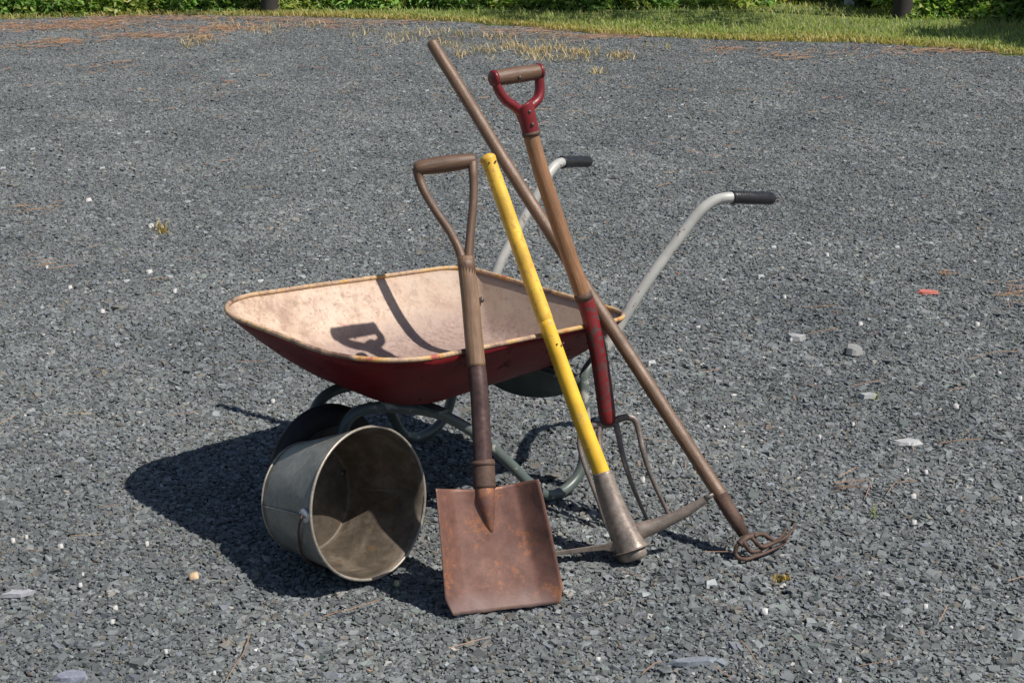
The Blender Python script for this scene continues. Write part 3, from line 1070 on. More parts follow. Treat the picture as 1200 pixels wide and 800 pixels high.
bevel_mod(build('adze_blade', V, F, M['pick_steel'], pick, smooth=False), 0.0015)

# ------------------------------------------------------------------ garden fork
fk_tip = at_z(748, 610, 0.0)
fork = thing('garden_fork', (fk_tip.x, fk_tip.y, 0), 'garden fork with dark red socket and D-handle, tines on gravel', 'fork')
fcon = at_v(696, 378, VC - HV - 0.012)
ff_ = depth_line(fk_tip, fcon)
fneck = ff_(711, 489)
# upper shaft keeps leaning on from the rim
ftop = at_y(605, 90, fcon.y + 0.045)
fu = depth_line(fcon, ftop)
low = catmull([ff_(713, 494), ff_(711, 482), ff_(707.5, 455), ff_(701, 412), ff_(691, 368), fu(683, 345)], 6)
lr = [0.0175 + 0.0035 * min(1, i / 6) for i in range(len(low))]
soc = tube('socket', low, lr, M['fork_red'], fork, seg=18, round_ends=True)
up_ = catmull([fu(684.5, 349), fu(669, 306), fu(651, 252), fu(634, 200), fu(622, 158), fu(619, 148)], 6)
tube('shaft', up_, [0.0196 - 0.0018 * i / len(up_) for i in range(len(up_))], M['fork_wood'], fork, seg=18)
tube('socket_top', [fu(685.2, 351), fu(682.6, 343.5)], 0.0216, M['ferrule_rust'], soc, seg=18)
# D-handle: metal yoke, riveted, with a wooden barrel grip
yo = fork
yk = catmull([fu(622.5, 157), fu(619, 143), fu(615, 130), fu(612, 124)], 5)
yoke = tube('yoke', yk, [0.0205] * 5 + [0.0206 + 0.0006 * i for i in range(len(yk) - 5)], M['grip_red'], fork, seg=18, flat=0.97)
tube('yoke_collar', [fu(622.9, 159), fu(621.9, 154.5)], 0.0212, M['ferrule_rust'], yoke, seg=18)
def fo(px, py, off):
    return at_y(px, py, fu(px, py).y + off)


gl, gr = fo(579.5, 92, -0.036), fo(631, 84, 0.036)
gm = (gl + gr) / 2
la = catmull([fu(613, 134), fo(603, 125, -0.014), fo(592, 117, -0.026), fo(584.5, 106, -0.034), gl], 6)
ra = catmull([fu(613, 134), fo(622, 124, 0.014), fo(630, 116, 0.026), fo(632.5, 104, 0.034), gr], 6)
for arm_ in (la, ra):
    n_ = len(arm_)
    tube('yoke_arm', arm_, [0.0128 - 0.003 * (i / n_) for i in range(n_)], M['grip_red'], yoke, seg=12, flat=1.2)
d = (gr - gl).normalized()
gp = [(gl - d * 0.004).lerp(gr + d * 0.004, i / 14) for i in range(15)]
tube('grip', gp, [0.0172 + 0.0020 * math.sin(math.pi * i / 14) for i in range(15)], M['dark_wood'], fork, seg=18)
for e_, sg in ((gl, -1), (gr, 1)):
    tube('grip_cap', [e_ + d * sg * -0.002, e_ + d * sg * 0.005, e_ + d * sg * 0.008], [0.0190, 0.0190, 0.0150], M['grip_red'], yoke, seg=18)
for (px, py) in ((620.5, 131), (624, 146), (609, 91)):
    p = fu(px, py); vd = (CAM - p).normalized()
    tube('rivet', [p + vd * 0.015, p + vd * 0.0215, p + vd * 0.0225], [0.0042, 0.0042, 0.002], M['bolt_steel'], yoke, seg=8)
# head and four tines
hy = fneck.y
tines = [
    [(708, 497), (694, 499), (683, 505), (679, 519), (684, 540), (692, 563), (702, 590), (709, 614)],
    [(710, 497), (704, 500), (702, 512), (705, 532), (713, 560), (724, 590), (734, 616)],
    [(714, 497), (721, 497), (724, 506), (730, 534), (739, 563), (750, 590), (761, 614)],
    [(714, 496), (731, 489), (743, 491), (748, 503), (754, 530), (764, 560), (776, 587), (787, 611)]]
for tp in tines:
    tipw = at_z(tp[-1][0], tp[-1][1], 0.003)
    pts = []
    for (px, py) in tp[:-1]:
        s = (py - 495) / (tp[-1][1] - 495)
        s = min(1, max(0, s))
        Y = hy + (tipw.y - hy) * s - 0.018 * math.sin(math.pi * s)
        pts.append(at_y(px, py, Y))
    pts.append(tipw)
    P_ = catmull(pts, 6)
    n_ = len(P_)
    rr = [0.0090 - 0.0048 * max(0, (i / (n_ - 1) - 0.12) / 0.88) ** 1.2 for i in range(n_)]
    tube('tine', P_, rr, M['tine_steel'], fork, seg=8, flat=0.8)
tube('tang', [ff_(714, 500), ff_(712.6, 488)], [0.009, 0.0155], M['tine_steel'], fork, seg=12)

# ------------------------------------------------------------------ long-handled cultivator
cu_base = at_z(866, 652, 0.008)
cult = thing('cultivator', (cu_base.x, cu_base.y, 0), 'four-tine hand cultivator on a long brown pole leaning over barrow', 'cultivator')
sock = at_z(873, 626, 0.052)
ccon = at_v(709.5, 373, VC - HV - 0.028)
cf = depth_line(sock, ccon)
pole = catmull([cf(848, 586), cf(800, 512), cf(750, 435), cf(709.5, 373), cf(660, 296), cf(600, 203), cf(545, 113), cf(512, 60), cf(507, 51)], 5)
rr = [0.0168 - 0.0020 * i / len(pole) for i in range(len(pole))]
tube('pole', pole, rr, M['pole_wood'], cult, seg=18, round_ends=True)
tube('ferrule', [cf(844, 580), cf(858, 603), cf(872, 626)], [0.0178, 0.0168, 0.0128], M['ferrule_rust'], cult, seg=18)
# bridge bar, then tines that hook round and reach right
bl_, br_ = at_z(866, 637, 0.040), at_z(884, 627, 0.050)
bar = tube('bridge', catmull([bl_, at_z(874, 630, 0.050), br_], 6), [0.0075] * 13, M['ferrule_rust'], cult, seg=10, flat=1.2)
ct = [
    [(867, 636, .042), (862.5, 641, .032), (862, 648, .018), (866, 653.5, .009), (874, 655, .008), (884, 652, .009), (897, 647.5, .011), (911, 641, .017), (922, 634.5, .025)],
    [(871, 634, .046), (874, 639, .036), (878, 644.5, .022), (884, 646, .018), (895, 642, .021), (908, 634.5, .030), (917, 627, .040), (921.5, 619, .052)],
    [(881, 630, .050), (885, 634, .042), (890, 639, .030), (896, 640, .028), (906, 636, .032), (918, 631, .040), (926, 624, .049), (933, 615.5, .060)],
    [(884, 628, .052), (889, 625.5, .054), (895, 625.5, .052), (902, 630, .044), (906, 634, .037), (912, 633, .036), (908, 631.5, .040)]]
ct[3] = [(884, 628, .052), (889, 625.5, .054), (895, 626, .050), (901, 629.5, .042), (906, 632.5, .035), (912, 634, .031), (919, 633, .032), (924, 630, .037)]
for tp in ct:
    pts = catmull([at_z(*q) for q in tp], 6)
    n_ = len(pts)
    tube('tine', pts, [0.0052 - 0.0026 * max(0, (i / n_ - 0.4) / 0.6) for i in range(n_)], M['ferrule_rust'], cult, seg=8)

# ------------------------------------------------------------------ loose stones that stand out in the gravel
ROCKN = 0


def rock(px, py, wpx, hpx, col, label, name='slate_stone', cat='stone', flat=0.3, ang=0.0, group=None):
    """angular stone lying on the gravel; wpx is its width in photo pixels"""
    global ROCKN
    ROCKN += 1
    r_ = random.Random(ROCKN * 17)
    p = at_z(px, py, 0.004)
    ppm = FPX / ((p - CAM).dot(Vector((0, CP, -SP))))
    wd = wpx / ppm / 2
    dp = hpx / ppm / 2 / max(0.25, (CAMH / (p - CAM).length)) * 0.9
    bm = bmesh.new()
    n_ = 9
    lo, hi = [], []
    dp *= 0.62
    h = max(0.003, min(wd, dp) * flat * 0.7)
    for i in range(n_):
        a = 2 * math.pi * i / n_ + r_.uniform(-0.2, 0.2)
        rr_ = r_.uniform(0.60, 1.12)
        x, y = wd * math.cos(a) * rr_, dp * math.sin(a) * rr_
        lo.append(bm.verts.new((x, y, -0.004)))
        s = r_.uniform(0.72, 0.94)
        hi.append(bm.verts.new((x * s, y * s, h * r_.uniform(0.75, 1.2) + 0.002)))
    tops = bm.verts.new((r_.uniform(-.2, .2) * wd, 0, h * 1.15 + 0.002))
    for i in range(n_):
        j = (i + 1) % n_
        bm.faces.new((lo[i], lo[j], hi[j], hi[i]))
        bm.faces.new((hi[i], hi[j], tops))
    me = bpy.data.meshes.new(name)
    bm.to_mesh(me); bm.free()
    key = 'stone_%.2f_%.2f_%.2f' % col
    if key not in M:
        rusty(key, (tuple(c * 0.72 for c in col), col, tuple(min(0.85, c * 1.25) for c in col)), 0.65, 0, 35, 0.5)
    if name == 'pebble':
        me.polygons.foreach_set('use_smooth', [True] * len(me.polygons))
    me.materials.append(M[key])
    o = bpy.data.objects.new(name, me)
    scene.collection.objects.link(o)
    o.location = p
    o.rotation_euler = (r_.uniform(-0.08, 0.08), r_.uniform(-0.08, 0.08), ang)
    tag(o, label, cat, group)
    return o


SL = (0.20, 0.22, 0.25)
LG = (0.34, 0.34, 0.34)
rock(811, 775, 60, 16, SL, 'long flat blue-grey slate slab, tapered at one end', ang=0.05)
rock(22, 695, 46, 12, (0.36, 0.36, 0.38), 'pale lilac-grey flat slate slab lying apart left of pail', ang=0.1)
rock(84, 792, 44, 20, (0.22, 0.23, 0.28), 'bluish flat slate slab sunk in gravel', ang=0.1)
rock(931, 396, 26, 11, LG, 'light grey flat stone beside a dark twin right of handles', flat=0.5)
rock(1000, 412, 26, 20, (0.27, 0.27, 0.26), 'squarish warm grey stone tilted in the gravel', flat=0.5)
rock(1018, 464, 24, 10, (0.40, 0.40, 0.40), 'pale stone with a green sprig growing beside it', flat=0.4)
rock(1062, 518, 48, 12, (0.42, 0.42, 0.42), 'streaky whitish flat stone, the palest slab right of cultivator', flat=0.25, ang=-0.05)
rock(1088, 342, 28, 8, (0.52, 0.16, 0.12), 'flat red brick shard lying on grey gravel', name='brick_shard', cat='shard', flat=0.10)
rock(228, 675, 15, 9, (0.62, 0.45, 0.28), 'tan rounded pebble left of the pail shadow', name='pebble', cat='pebble', flat=0.7)
rock(820, 378, 22, 9, (0.13, 0.14, 0.15), 'dark grey flat stone right of the leaning pole', flat=0.4)
rock(896, 716, 10, 8, (0.55, 0.54, 0.53), 'white quartz chip beside the yellow moss tuft', name='pebble', cat='pebble', flat=0.7)
rock(465, 683, 9, 7, (0.40, 0.42, 0.22), 'mossy green-tinged pebble in front of the pail', name='pebble', cat='pebble', flat=0.7)
WP = [(31, 629), (132, 728), (15, 633), (71, 640), (97, 673), (94, 685), (135, 712), (172, 637), (251, 788), (194, 763), (1084, 710), (983, 797), (927, 398), (969, 299), (1008, 380), (1070, 582), (1063, 551), (1085, 553), (1071, 612), (1195, 584), (1000, 497), (960, 512), (857, 600), (753, 562), (340, 362), (82, 337), (120, 365), (175, 319), (55, 313), (205, 341), (177, 265), (104, 235), (374, 432), (320, 470), (410, 392), (1120, 476), (1171, 437), (919, 348), (1145, 380), (700, 772)]
for i, (x, y) in enumerate(WP):
    sz = 5 + (i * 37 % 4)
    rock(x, y, sz, sz * 0.7, (0.50, 0.48, 0.46), 'small white quartz pebble among the grey chips', name='pebble', cat='pebble', flat=0.8, group='white pebbles scattered in the gravel')

# ------------------------------------------------------------------ twigs, needles, moss
TW = [((941 + 4, 422), (1200, 410)), ((997, 453), (1032, 445)), ((380, 722), (446, 702)), ((866, 750), (890, 780)), ((752, 790), (776, 775)), ((945, 360), (980, 358)), ((948, 391), (980, 384)), ((265, 796), (293, 742)), ((20, 250), (65, 244)), ((34, 313), (62, 309)), ((172, 346), (190, 345)), ((1040, 577), (1075, 563)), ((1100, 520), (1150, 514))]
TW[0] = ((1137, 421), (1196, 411))
for i, (a, b_) in enumerate(TW):
    A_, B_ = at_z(a[0], a[1], 0.012), at_z(b_[0], b_[1], 0.012)
    mid = (A_ + B_) / 2 + Vector((0.012 * math.sin(i * 2.1), 0.018 * math.cos(i * 1.7), 0.004))
    V, F, U = sweep(catmull([A_, A_.lerp(mid, .5) + Vector((0, .004, 0)), mid, B_], 5), 0.0012, seg=6)
    o = build('pine_twig', V, F, M['dry_twig'] if 'dry_twig' in M else rusty('dry_twig', ((0.17, 0.095, 0.055), (0.29, 0.175, 0.105), (0.40, 0.27, 0.18)), 0.8, 0, 40, 0.3), None, uvs=U, loc=(A_.x, A_.y, 0))
    tag(o, 'thin dry reddish twig lying on the gravel', 'twig', 'dry twigs on the gravel')


def blades(X, Y, h, wdt, cols, lean=0.35, z=0.0):
    """grass blades: two-segment strips"""
    n = len(X)
    a = rng.uniform(0, 2 * np.pi, n)
    H = h * rng.uniform(0.55, 1.25, n)
    dx, dy = np.cos(a), np.sin(a)
    b = a + np.pi / 2 + rng.normal(0, 0.3, n)
    ln = lean * rng.uniform(0.2, 1.4, n) * H
    lx, ly = np.cos(b) * ln, np.sin(b) * ln
    W = wdt * rng.uniform(0.6, 1.3, n)
    zz_ = np.full(n, z)
    P = np.zeros((n, 5, 3))
    P[:, 0] = np.stack([X - dx * W, Y - dy * W, zz_], 1)
    P[:, 1] = np.stack([X + dx * W, Y + dy * W, zz_], 1)
    P[:, 2] = np.stack([X + dx * W * .8 + lx * .35, Y + dy * W * .8 + ly * .35, zz_ + H * .6], 1)
    P[:, 3] = np.stack([X - dx * W * .8 + lx * .35, Y - dy * W * .8 + ly * .35, zz_ + H * .6], 1)
    P[:, 4] = np.stack([X + lx, Y + ly, zz_ + H], 1)
    T = np.array([(0, 1, 2), (0, 2, 3), (3, 2, 4)])
    Fa = (T[None] + (np.arange(n) * 5)[:, None, None]).reshape(-1, 3)
    return P.reshape(-1, 3), Fa, np.repeat(cols, 5, 0)


def needles(X, Y, ln, cols, z=0.006):
    n = len(X)
    a = rng.normal(0.1, 0.8, n)
    L_ = ln * rng.uniform(0.6, 1.3, n)
    dx, dy = np.cos(a) * L_ / 2, np.sin(a) * L_ / 2
    hw_ = np.clip(0.00022 * Y, 0.0007, 0.0022)
    px_, py_ = -np.sin(a) * hw_, np.cos(a) * hw_
    zz_ = z + rng.uniform(0, 0.012, n); z2 = z + rng.uniform(0, 0.014, n)
    P = np.zeros((n, 4, 3))
    P[:, 0] = np.stack([X - dx - px_, Y - dy - py_, zz_], 1)
    P[:, 1] = np.stack([X + dx - px_, Y + dy - py_, z2], 1)
    P[:, 2] = np.stack([X + dx + px_, Y + dy + py_, z2 + hw_], 1)
    P[:, 3] = np.stack([X - dx + px_, Y - dy + py_, zz_ + hw_], 1)
    T = np.array([(0, 1, 2), (0, 2, 3)])
    Fa = (T[None] + (np.arange(n) * 4)[:, None, None]).reshape(-1, 3)
    return P.reshape(-1, 3), Fa, np.repeat(cols, 4, 0)


def cluster_px(spots, spread=1.0):
    """spots: (px, py, spread x in px, spread y in px, n)"""
    xs_, ys_ = [], []
    for (px, py, sx, sy, n) in spots:
        for _ in range(n):
            p = at_z(px + rng.normal(0, sx), max(py + rng.normal(0, sy * spread), -40))
            xs_.append(p.x); ys_.append(p.y)
    return np.array(xs_), np.array(ys_)


# reddish pine-needle litter drifted near the far edge, with strays nearer
sp = [(20, 32, 40, 2, 900), (120, 27, 22, 1.6, 700), (90, 33, 40, 1.5, 500), (170, 43, 25, 1.3, 500), (75, 50, 14, 1.2, 260), (260, 34, 22, 1.6, 600), (240, 44, 12, 2, 200), (330, 24, 40, 1.6, 500), (380, 30, 25, 2, 300), (35, 56, 25, 1.5, 160), (180, 22, 40, 1.0, 500), (470, 27, 25, 2, 220), (620, 38, 25, 1.5, 400), (700, 44, 25, 1.2, 400), (1110, 60, 40, 1.5, 420), (860, 58, 16, 2, 140), (925, 68, 10, 1.5, 120), (1000, 62, 60, 3, 160), (140, 78, 22, 2.5, 22), (1185, 349, 14, 4, 24), (1112, 324, 4, 2, 8), (40, 245, 22, 3, 9), (55, 312, 18, 3, 6), (260, 105, 14, 5, 10), (1000, 575, 8, 6, 8), (300, 60, 150, 25, 160), (800, 100, 250, 30, 120), (600, 400, 420, 230, 110)]
sp = [(a, b_, c * 1.3, d, int(n * 0.36) + 4) if b_ < 70 else (a, b_, c, d, n) for (a, b_, c, d, n) in sp]
X, Y = cluster_px(sp, 1.5)
keep = Y < edge_y(X) + 0.25
X, Y = X[keep], Y[keep]
C = np.array([0.31, 0.185, 0.115])[None] * rng.uniform(0.55, 1.35, (len(X), 1)) * (1 + rng.uniform(-0.12, 0.12, (len(X), 3)))
Vn, Fn, Cn = needles(X, Y, 0.075, C)
o = fast_mesh('pine_needles', Vn, Fn, Cn, M['dry'])
tag(o, 'reddish dry pine needles drifted over the gravel', 'needles', None, 'stuff')

# sparse yellow dry grass tufts in the gravel
sp = [(600, 56, 8, 2, 60), (570, 60, 6, 3, 45), (625, 62, 8, 2, 75), (650, 58, 9, 3, 70), (683, 63, 9, 2, 75), (725, 67, 7, 2.5, 60), (655, 70, 14, 1.5, 60), (528, 53, 8, 2.5, 50), (500, 40, 16, 2.5, 60), (466, 46, 8, 3, 35), (548, 42, 8, 2, 35), (583, 45, 6, 2, 30), (540, 66, 4, 2, 24), (700, 86, 5, 1, 16), (230, 48, 7, 3, 34), (270, 32, 10, 3, 40), (310, 36, 8, 3, 34), (425, 40, 10, 4, 24), (360, 30, 10, 3, 34), (190, 270, 3, 2, 10), (220, 54, 5, 1.5, 20), (640, 46, 20, 3, 40), (770, 56, 10, 2, 20)]
sp = [(a, b_, c * 1.35, d * 1.2, n * 2) for (a, b_, c, d, n) in sp]
X, Y = cluster_px(sp)
C = np.array([0.52, 0.40, 0.21])[None] * rng.uniform(0.6, 1.3, (len(X), 1)) * (1 + rng.uniform(-0.1, 0.1, (len(X), 3)))
Vn, Fn, Cn = blades(X, Y, 0.042, 0.0032, C, 1.1)
o = fast_mesh('dry_grass', Vn, Fn, Cn, M['dry'])
tag(o, 'sparse straw-yellow dry grass tufts sprouting through the gravel', 'dry grass', None, 'stuff')

# moss and tiny weeds
for (px, py, n, col, lab, nm) in ((915, 680, 40, (0.34, 0.23, 0.04), 'small mustard-yellow moss tuft right of cultivator head', 'moss_tuft'), (1028, 467, 10, (0.26, 0.32, 0.07), 'tiny green sprig beside a pale stone', 'weed_sprig'), (1022, 606, 6, (0.26, 0.32, 0.07), 'tiny green sprig between grey chips near twigs', 'weed_sprig'), (488, 341, 10, (0.30, 0.32, 0.06), 'tiny green sprig behind the wheelbarrow tray', 'weed_sprig'), (192, 273, 26, (0.46, 0.33, 0.06), 'yellowish weed tuft left behind the wheelbarrow', 'weed_sprig')):
    X, Y = cluster_px([(px, py, 4.5 if nm == 'moss_tuft' else 3, 1.6, n)])
    p = at_z(px, py)
    C = np.array(col)[None] * rng.uniform(0.6, 1.3, (len(X), 1))
    Vn, Fn, Cn = blades(X - p.x, Y - p.y, 0.012 if nm == 'moss_tuft' else 0.02, 0.0022, C, 0.9)
    o = fast_mesh(nm, Vn, Fn, Cn, M['dry'])
    o.location = p
    o['kind'] = 'stuff'
    tag(o, lab, 'moss' if nm == 'moss_tuft' else 'weed')

# ------------------------------------------------------------------ grass verge
N = 90000
X = rng.uniform(-9, 11, N)
Y0 = edge_y(X) + 0.02
dd = rng.exponential(1.0, N) * 0.9
dd = np.where(rng.random(N) < 0.6, rng.uniform(0, 3.6, N), np.abs(rng.normal(0, 0.4, N)))
Y = Y0 + dd
lx = np.interp(X, [-2.9, -1.9, -0.6, 0.3, 1.6, 3.2, 9], [0.04, 0.30, 0.7, 1.2, 2.2, 3.6, 3.6])
keep = dd < lx + rng.normal(0, 0.15, N)
X, Y, dd = X[keep], Y[keep], dd[keep]
green = np.array([0.27, 0.36, 0.10]); straw = np.array([0.54, 0.42, 0.18])
f = np.clip(np.exp(-dd / 0.22) * 0.85 + 0.10 * np.sin(X * 3) + rng.normal(0, 0.22, len(X)) + 0.12 + 0.25 * np.clip((dd - 1.6) / 1.4, 0, 1), 0, 1)
C = green[None] * (1 - f[:, None]) + straw[None] * f[:, None]
C = C * rng.uniform(0.6, 1.35, (len(X), 1))
hh = 0.04 + 0.022 * np.clip(dd / 0.8, 0, 1)
Vn, Fn, Cn = blades(X, Y, hh, 0.0052, C, 0.9, 0.006)
o = fast_mesh('grass', Vn, Fn, Cn, M['leaf'])
tag(o, 'mown green grass verge, straw-coloured along the gravel edge', 'grass', None, 'stuff')


# ------------------------------------------------------------------ bushes and trees
def leaves(P, size, col, var=0.35, hang=0.3, ratio=0.5):
    n = len(P)
    d = rng.normal(0, 1, (n, 3)); d[:, 2] = d[:, 2] * 0.45 - hang
    d /= np.linalg.norm(d, axis=1)[:, None]
    u_ = rng.normal(0, 1, (n, 3)); u_[:, 2] += 1.5
    s = np.cross(d, u_); s /= np.linalg.norm(s, axis=1)[:, None]
    nn = np.cross(s, d)
    L_ = size * rng.uniform(0.6, 1.3, n)[:, None]
    W_ = L_ * ratio * 0.5
    Q = np.zeros((n, 5, 3))
    Q[:, 0] = P
    Q[:, 1] = P + d * L_ * 0.35 + s * W_ + nn * W_ * 0.25
    Q[:, 2] = P + d * L_
    Q[:, 3] = P + d * L_ * 0.35 - s * W_ + nn * W_ * 0.25
    Q[:, 4] = P + d * L_ * 0.62 - nn * W_ * 0.2
    T = np.array([(0, 1, 4), (1, 2, 4), (2, 3, 4), (3, 0, 4)])
    Fa = (T[None] + (np.arange(n) * 5)[:, None, None]).reshape(-1, 3)
    c = np.array(col)[None] * np.exp(rng.normal(0, var, (n, 1))) * (1 + rng.uniform(-0.15, 0.15, (n, 3)))
    return Q.reshape(-1, 3), Fa, np.repeat(np.clip(c, 0.004, 0.5), 5, 0)


def shell_pts(c, r, n, low=0.35):
    d = rng.normal(0, 1, (n, 3)); d /= np.linalg.norm(d, axis=1)[:, None]
    q = rng.uniform(low, 1.0, n) ** 0.5
    return np.array(c)[None] + d * np.array(r)[None] * q[:, None]


def bush(name, x, y, w_, h, n, size, col, label, group=None, ratio=0.5, nclump=9):
    root = thing(name, (x, y, 0.0), label, 'bush' if name == 'bush' else 'plant', group)
    Pl, stems = [], []
    for i in range(nclump):
        a = rng.uniform(0, 2 * np.pi)
        cz = h * (0.05 + 0.75 * (i / nclump) ** 1.2)
        rr_ = w_ * 0.50 * math.sqrt(rng.uniform(0.15, 1.0)) * (1.0 - 0.75 * cz / h)
        if i < nclump // 2:
            a = -math.pi / 2 + (a - math.pi) * 0.55       # low clumps fill the side that faces the yard
        c = (rr_ * math.cos(a) * 1.2, rr_ * math.sin(a) * 0.8, cz)
        r_ = w_ * rng.uniform(0.16, 0.30)
        Pl.append(shell_pts(c, (r_, r_, r_ * 0.85), n // nclump))
        stems.append(c)
    P = np.concatenate(Pl)
    P = P[P[:, 2] > 0.01]
    V_, F_, C_ = leaves(P, size, col, 0.38, 0.25, ratio)
    fo = fast_mesh('foliage', V_, F_, C_, M['leaf'], root)
    SV, SF, SU = [], [], []
    for c in stems:
        b0_ = Vector((rng.normal(0, 0.05), rng.normal(0, 0.05), -0.01))
        m_ = Vector((c[0] * 0.4, c[1] * 0.4, c[2] * 0.55))
        V1, F1, U1_ = sweep(catmull([b0_, m_, Vector(c)], 3), [0.010 - 0.0012 * i for i in range(7)], seg=5, cap=False)
        o_ = len(SV)
        SV += [v_ + root.location for v_ in V1]; SF += [tuple(i + o_ for i in f_) for f_ in F1]; SU += U1_
    build('stems', SV, SF, M['stem'], root, uvs=SU)
    return root


G1, G2, G3 = (0.25, 0.38, 0.085), (0.175, 0.30, 0.072), (0.37, 0.47, 0.11)
GA = 'bushes crowding the far edge of the yard'
spots = []
for i, px in enumerate(np.linspace(-260, 560, 19)):
    spots.append((px, 17 - 4 * (i % 2), i % 3))
for i, px in enumerate(np.linspace(585, 745, 4)):
    spots.append((px, 13 - 3 * (i % 2), 1 if i % 2 else 0))
kinds = {0: (G1, 0.075, 0.55, 'broad-leaved mid green bush in the tangle along the gravel edge'),
         1: (G2, 0.060, 0.45, 'dense dark green bush in the tangle along the gravel edge'),
         2: (G3, 0.085, 0.38, 'light yellow-green bush in the tangle along the gravel edge')}
for (px, py, kd) in spots:
    p = at_z(px, py)
    col, sz, rt, lab = kinds[kd]
    bush('bush', p.x, p.y + 1.0 + rng.uniform(0, 0.3), rng.uniform(1.0, 1.3), rng.uniform(1.1, 1.8), 1700, sz, col, lab, GA, rt)
low_kinds = {0: (G1, 0.070, 0.55, 'low broad-leaved plant in full sun beside the gravel'),
             1: (G2, 0.085, 0.40, 'low dark green leafy plant beside the gravel'),
             2: (G3, 0.075, 0.42, 'low pale yellow-green plant beside the gravel')}
for i, px in enumerate(np.linspace(-230, 745, 40)):
    py = float(np.interp(px, [-230, 0, 250, 330, 560, 700, 745], [26, 20, 15, 13.5, 14, 16, 15])) + rng.uniform(-1.5, 1.5)
    p = at_z(px, py)
    col, sz, rt, lab = low_kinds[(i * 7 + i // 3) % 3]
    bush('low_plant', p.x, p.y + 0.22, rng.uniform(0.45, 0.70), rng.uniform(0.24, 0.46), 800, sz, col, lab, 'low plants along the gravel edge', rt, 7)
for i, (px, py) in enumerate([(770, 13), (800, 14), (832, 12), (860, 14), (890, 11), (915, 9), (945, 5), (970, 4), (1068, 25), (1090, 25), (1112, 26), (1135, 25), (1158, 27), (1180, 27), (1205, 28), (1235, 30), (1270, 33)]):
    p = at_z(px, py)
    right = px > 1040
    col, sz, rt, _ = low_kinds[(i % 2) if right else 2 - (i % 3 == 1)]
    bush('low_plant', p.x, p.y + 0.25, rng.uniform(0.5, 0.7), rng.uniform(0.3, 0.5) if right else rng.uniform(0.14, 0.26), 750, sz * 0.9, col,
         'leafy green plant at the foot of the bushes behind the lawn' if right else 'low sunlit plant at the back of the lawn strip', 'low plants behind the lawn', rt, 7)
# lower growth behind the lawn, towards the right
for (px, py, w_, h, kd) in ((800, 9, 1.3, 0.9, 2), (865, 8, 1.2, 1.0, 2), (930, 2, 1.1, 1.2, 1), (985, 8, 0.55, 0.3, 2)):
    p = at_z(px, py)
    bush('bush', p.x, p.y + 0.4, w_, h, 1600, 0.06, kinds[kd][0], {2: 'low sunlit yellow-green bush behind the lawn strip', 1: 'dark bush in shade behind the lawn strip'}[kd] if px != 985 else 'small clipped yellow-green bush in front of the yellow shed', None if px != 985 else None)
for (px, py, w_, h) in ((1022, 14, 0.45, 0.9), (1085, 22, 0.9, 1.3), (1125, 22, 0.95, 1.5), (1165, 24, 1.0, 1.4), (1215, 24, 1.1, 1.6), (1290, 30, 1.2, 1.6)):
    p = at_z(px, py)
    bush('bush', p.x, p.y + 0.25, w_, h, 2000, 0.075, G1 if px % 2 else (0.10, 0.17, 0.045), 'leafy mid green bush behind the mown lawn' if px > 1050 else 'narrow pale-leaved bush in front of the yellow shed', 'bushes behind the mown lawn' if px > 1050 else None, 0.5)
for b_ in [o for o in bpy.data.objects if o.name.startswith('bush') and not o.get('group')]:
    if 'lawn strip' in b_['label']:
        b_['group'] = 'low bushes behind the lawn strip'


def tree(x, y, h, r, label, crown_r, n, name='tree', lean_=0.0, group=None):
    root = thing(name, (x, y, 0.0), label, 'tree', group)
    base = Vector((x, y, -0.02))
    tp = [base, base + Vector((0.02, 0, 0.15)), base + Vector((0.05 + lean_ * .3, 0.02, h * .3)), base + Vector((lean_ * .6, -0.03, h * .6)), base + Vector((lean_, 0.05, h * .85))]
    P_ = catmull(tp, 6)
    rr_ = [r * (1.35 if i == 0 else 1.0) * (1 - 0.72 * i / len(P_)) for i in range(len(P_))]
    rr_[1] = r * 1.18; rr_[2] = r * 1.08
    tr = tube('trunk', P_, rr_, M['bark'], root, seg=14)
    Pl = []
    for i in range(11):
        a = i * 2.4 + rng.uniform(-.3, .3)
        z0 = h * rng.uniform(0.42, 0.85)
        st = P_[min(len(P_) - 1, int(len(P_) * z0 / h / 0.87))]
        en = base + Vector((math.cos(a) * crown_r * 0.7, math.sin(a) * crown_r * 0.7, z0 + h * rng.uniform(0.05, 0.2)))
        lp_ = catmull([st, st.lerp(en, .5) + Vector((0, 0, 0.1)), en], 4)
        tube('limb', lp_, [r * 0.38 * (1 - 0.8 * k_ / len(lp_)) for k_ in range(len(lp_))], M['bark'], tr, seg=7)
        Pl.append(shell_pts(en - base, (crown_r * .42, crown_r * .42, crown_r * .34), n // 13))
    for q in (0.9, 1.0):
        Pl.append(shell_pts((lean_, 0, h * q), (crown_r * .4,) * 3, n // 13))
    V_, F_, C_ = leaves(np.concatenate(Pl), 0.16, (0.06, 0.11, 0.028), 0.35, 0.3, 0.55)
    fast_mesh('crown', V_, F_, C_, M['leaf'], root)
    return root


def ty(px, py, dy=0.0):
    p = at_z(px, py)
    return p.x, p.y + dy


x, y = ty(314, 16); tree(x, y, 6.5, 0.10, 'dark-barked tree trunk rising between bushes at gravel edge', 1.6, 2600)
x, y = ty(419, 10); tree(x, y, 6.0, 0.075, 'thinner grey-barked tree behind the bush tangle', 1.5, 2400)
x, y = ty(1054, 25); tree(x, y, 7.0, 0.105, 'tree with dark trunk standing at the back of the lawn', 1.7, 2600)
x, y = ty(64 + 400, 4, .8); tree(x, y, 7.0, 0.11, 'tall tree deep in the bush tangle', 1.8, 2400)
# tree beside the lawn, off to the right: its crown shades the lawn
tree(7.7, 11.55, 5.6, 0.12, 'slender tree standing beside the lawn beyond the yard', 1.15, 4200)

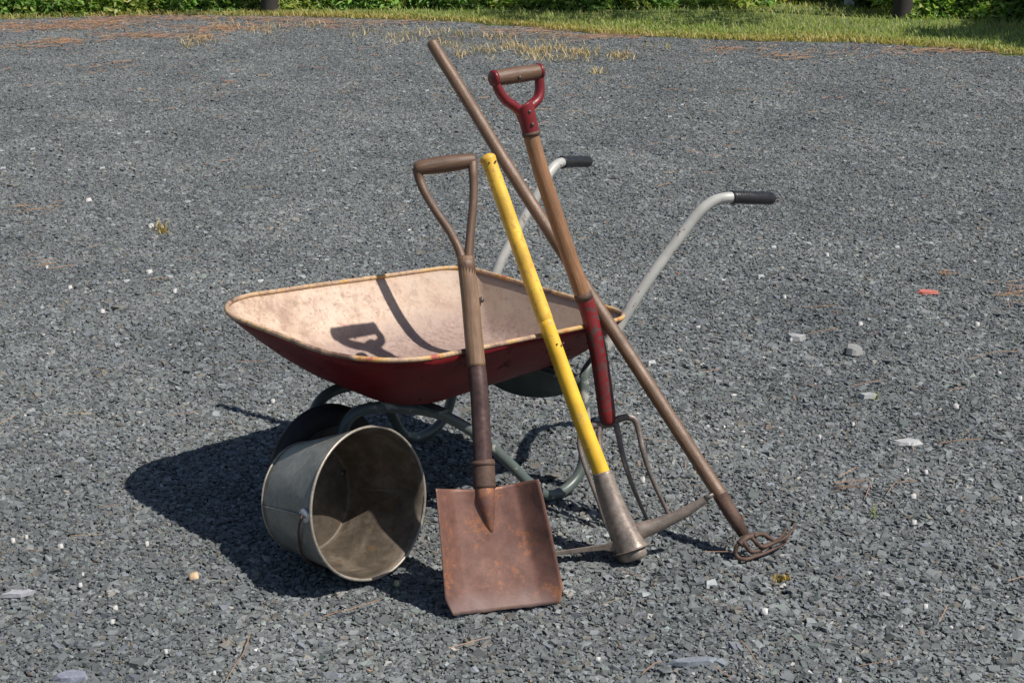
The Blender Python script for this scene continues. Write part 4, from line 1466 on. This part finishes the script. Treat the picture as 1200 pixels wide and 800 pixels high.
# ------------------------------------------------------------------ yellow shed glimpsed behind the lawn
x0, y0_ = ty(995, 11)
x1, _ = ty(1150, 11)
shed = thing('garden_shed', ((x0 + x1) / 2, y0_ + 0.02, 0), 'mustard-yellow board shed with white corner post behind bushes', 'shed')
painted('shed_yellow', (0.44, 0.27, 0.055), (0.30, 0.20, 0.06), 0.64, 8, 0.6)
painted('white_trim', (0.62, 0.63, 0.62), (0.40, 0.39, 0.36), 0.66, 20, 0.5)
painted('shed_roof', (0.07, 0.065, 0.062), (0.10, 0.09, 0.08), 0.6, 6, 0.8)
nb = 15
hgt, dep = 2.1, 1.8
for i in range(nb):
    z = 0.06 + (i + 0.5) * hgt / nb
    V, F = box_vf(Vector(((x0 + x1) / 2, y0_ + 0.02 + 0.004 * (i % 2), z)), Vector((1, 0, 0)), Vector((0, 1, 0.06)).normalized(), Vector((0, 0, 1)), (x1 - x0) / 2 - 0.04, 0.012, hgt / nb / 2 * 0.985)
    build('board', V, F, M['shed_yellow'], shed, smooth=False)
V, F = box_vf(Vector(((x0 + x1) / 2, y0_ + 0.06 + dep / 2, 0.06 + hgt / 2)), Vector((1, 0, 0)), Vector((0, 1, 0)), Vector((0, 0, 1)), (x1 - x0) / 2 - 0.03, dep / 2 - 0.02, hgt / 2)
build('wall', V, F, M['shed_yellow'], shed, smooth=False)
for xx in (x0, x1):
    V, F = box_vf(Vector((xx, y0_ + 0.015, 0.05 + hgt / 2)), Vector((1, 0, 0)), Vector((0, 1, 0)), Vector((0, 0, 1)), 0.045, 0.03, hgt / 2 + 0.01)
    build('corner_post', V, F, M['white_trim'], shed, smooth=False)
V = [Vector((x0 - .15, y0_ - .15, hgt + .04)), Vector((x1 + .15, y0_ - .15, hgt + .04)), Vector((x1 + .15, y0_ + dep / 2, hgt + .75)), Vector((x0 - .15, y0_ + dep / 2, hgt + .75)), Vector((x0 - .15, y0_ + dep + .15, hgt + .04)), Vector((x1 + .15, y0_ + dep + .15, hgt + .04))]
rf = build('roof', V, [(0, 1, 2, 3), (3, 2, 5, 4)], M['shed_roof'], shed, smooth=False)
sm = rf.modifiers.new('solid', 'SOLIDIFY'); sm.thickness = 0.05
V, F = box_vf(Vector(((x0 + x1) / 2, y0_ + 0.9, 0.03)), Vector((1, 0, 0)), Vector((0, 1, 0)), Vector((0, 0, 1)), (x1 - x0) / 2 - 0.02, 0.86, 0.035)
build('plinth', V, F, M['bark'], shed, smooth=False)
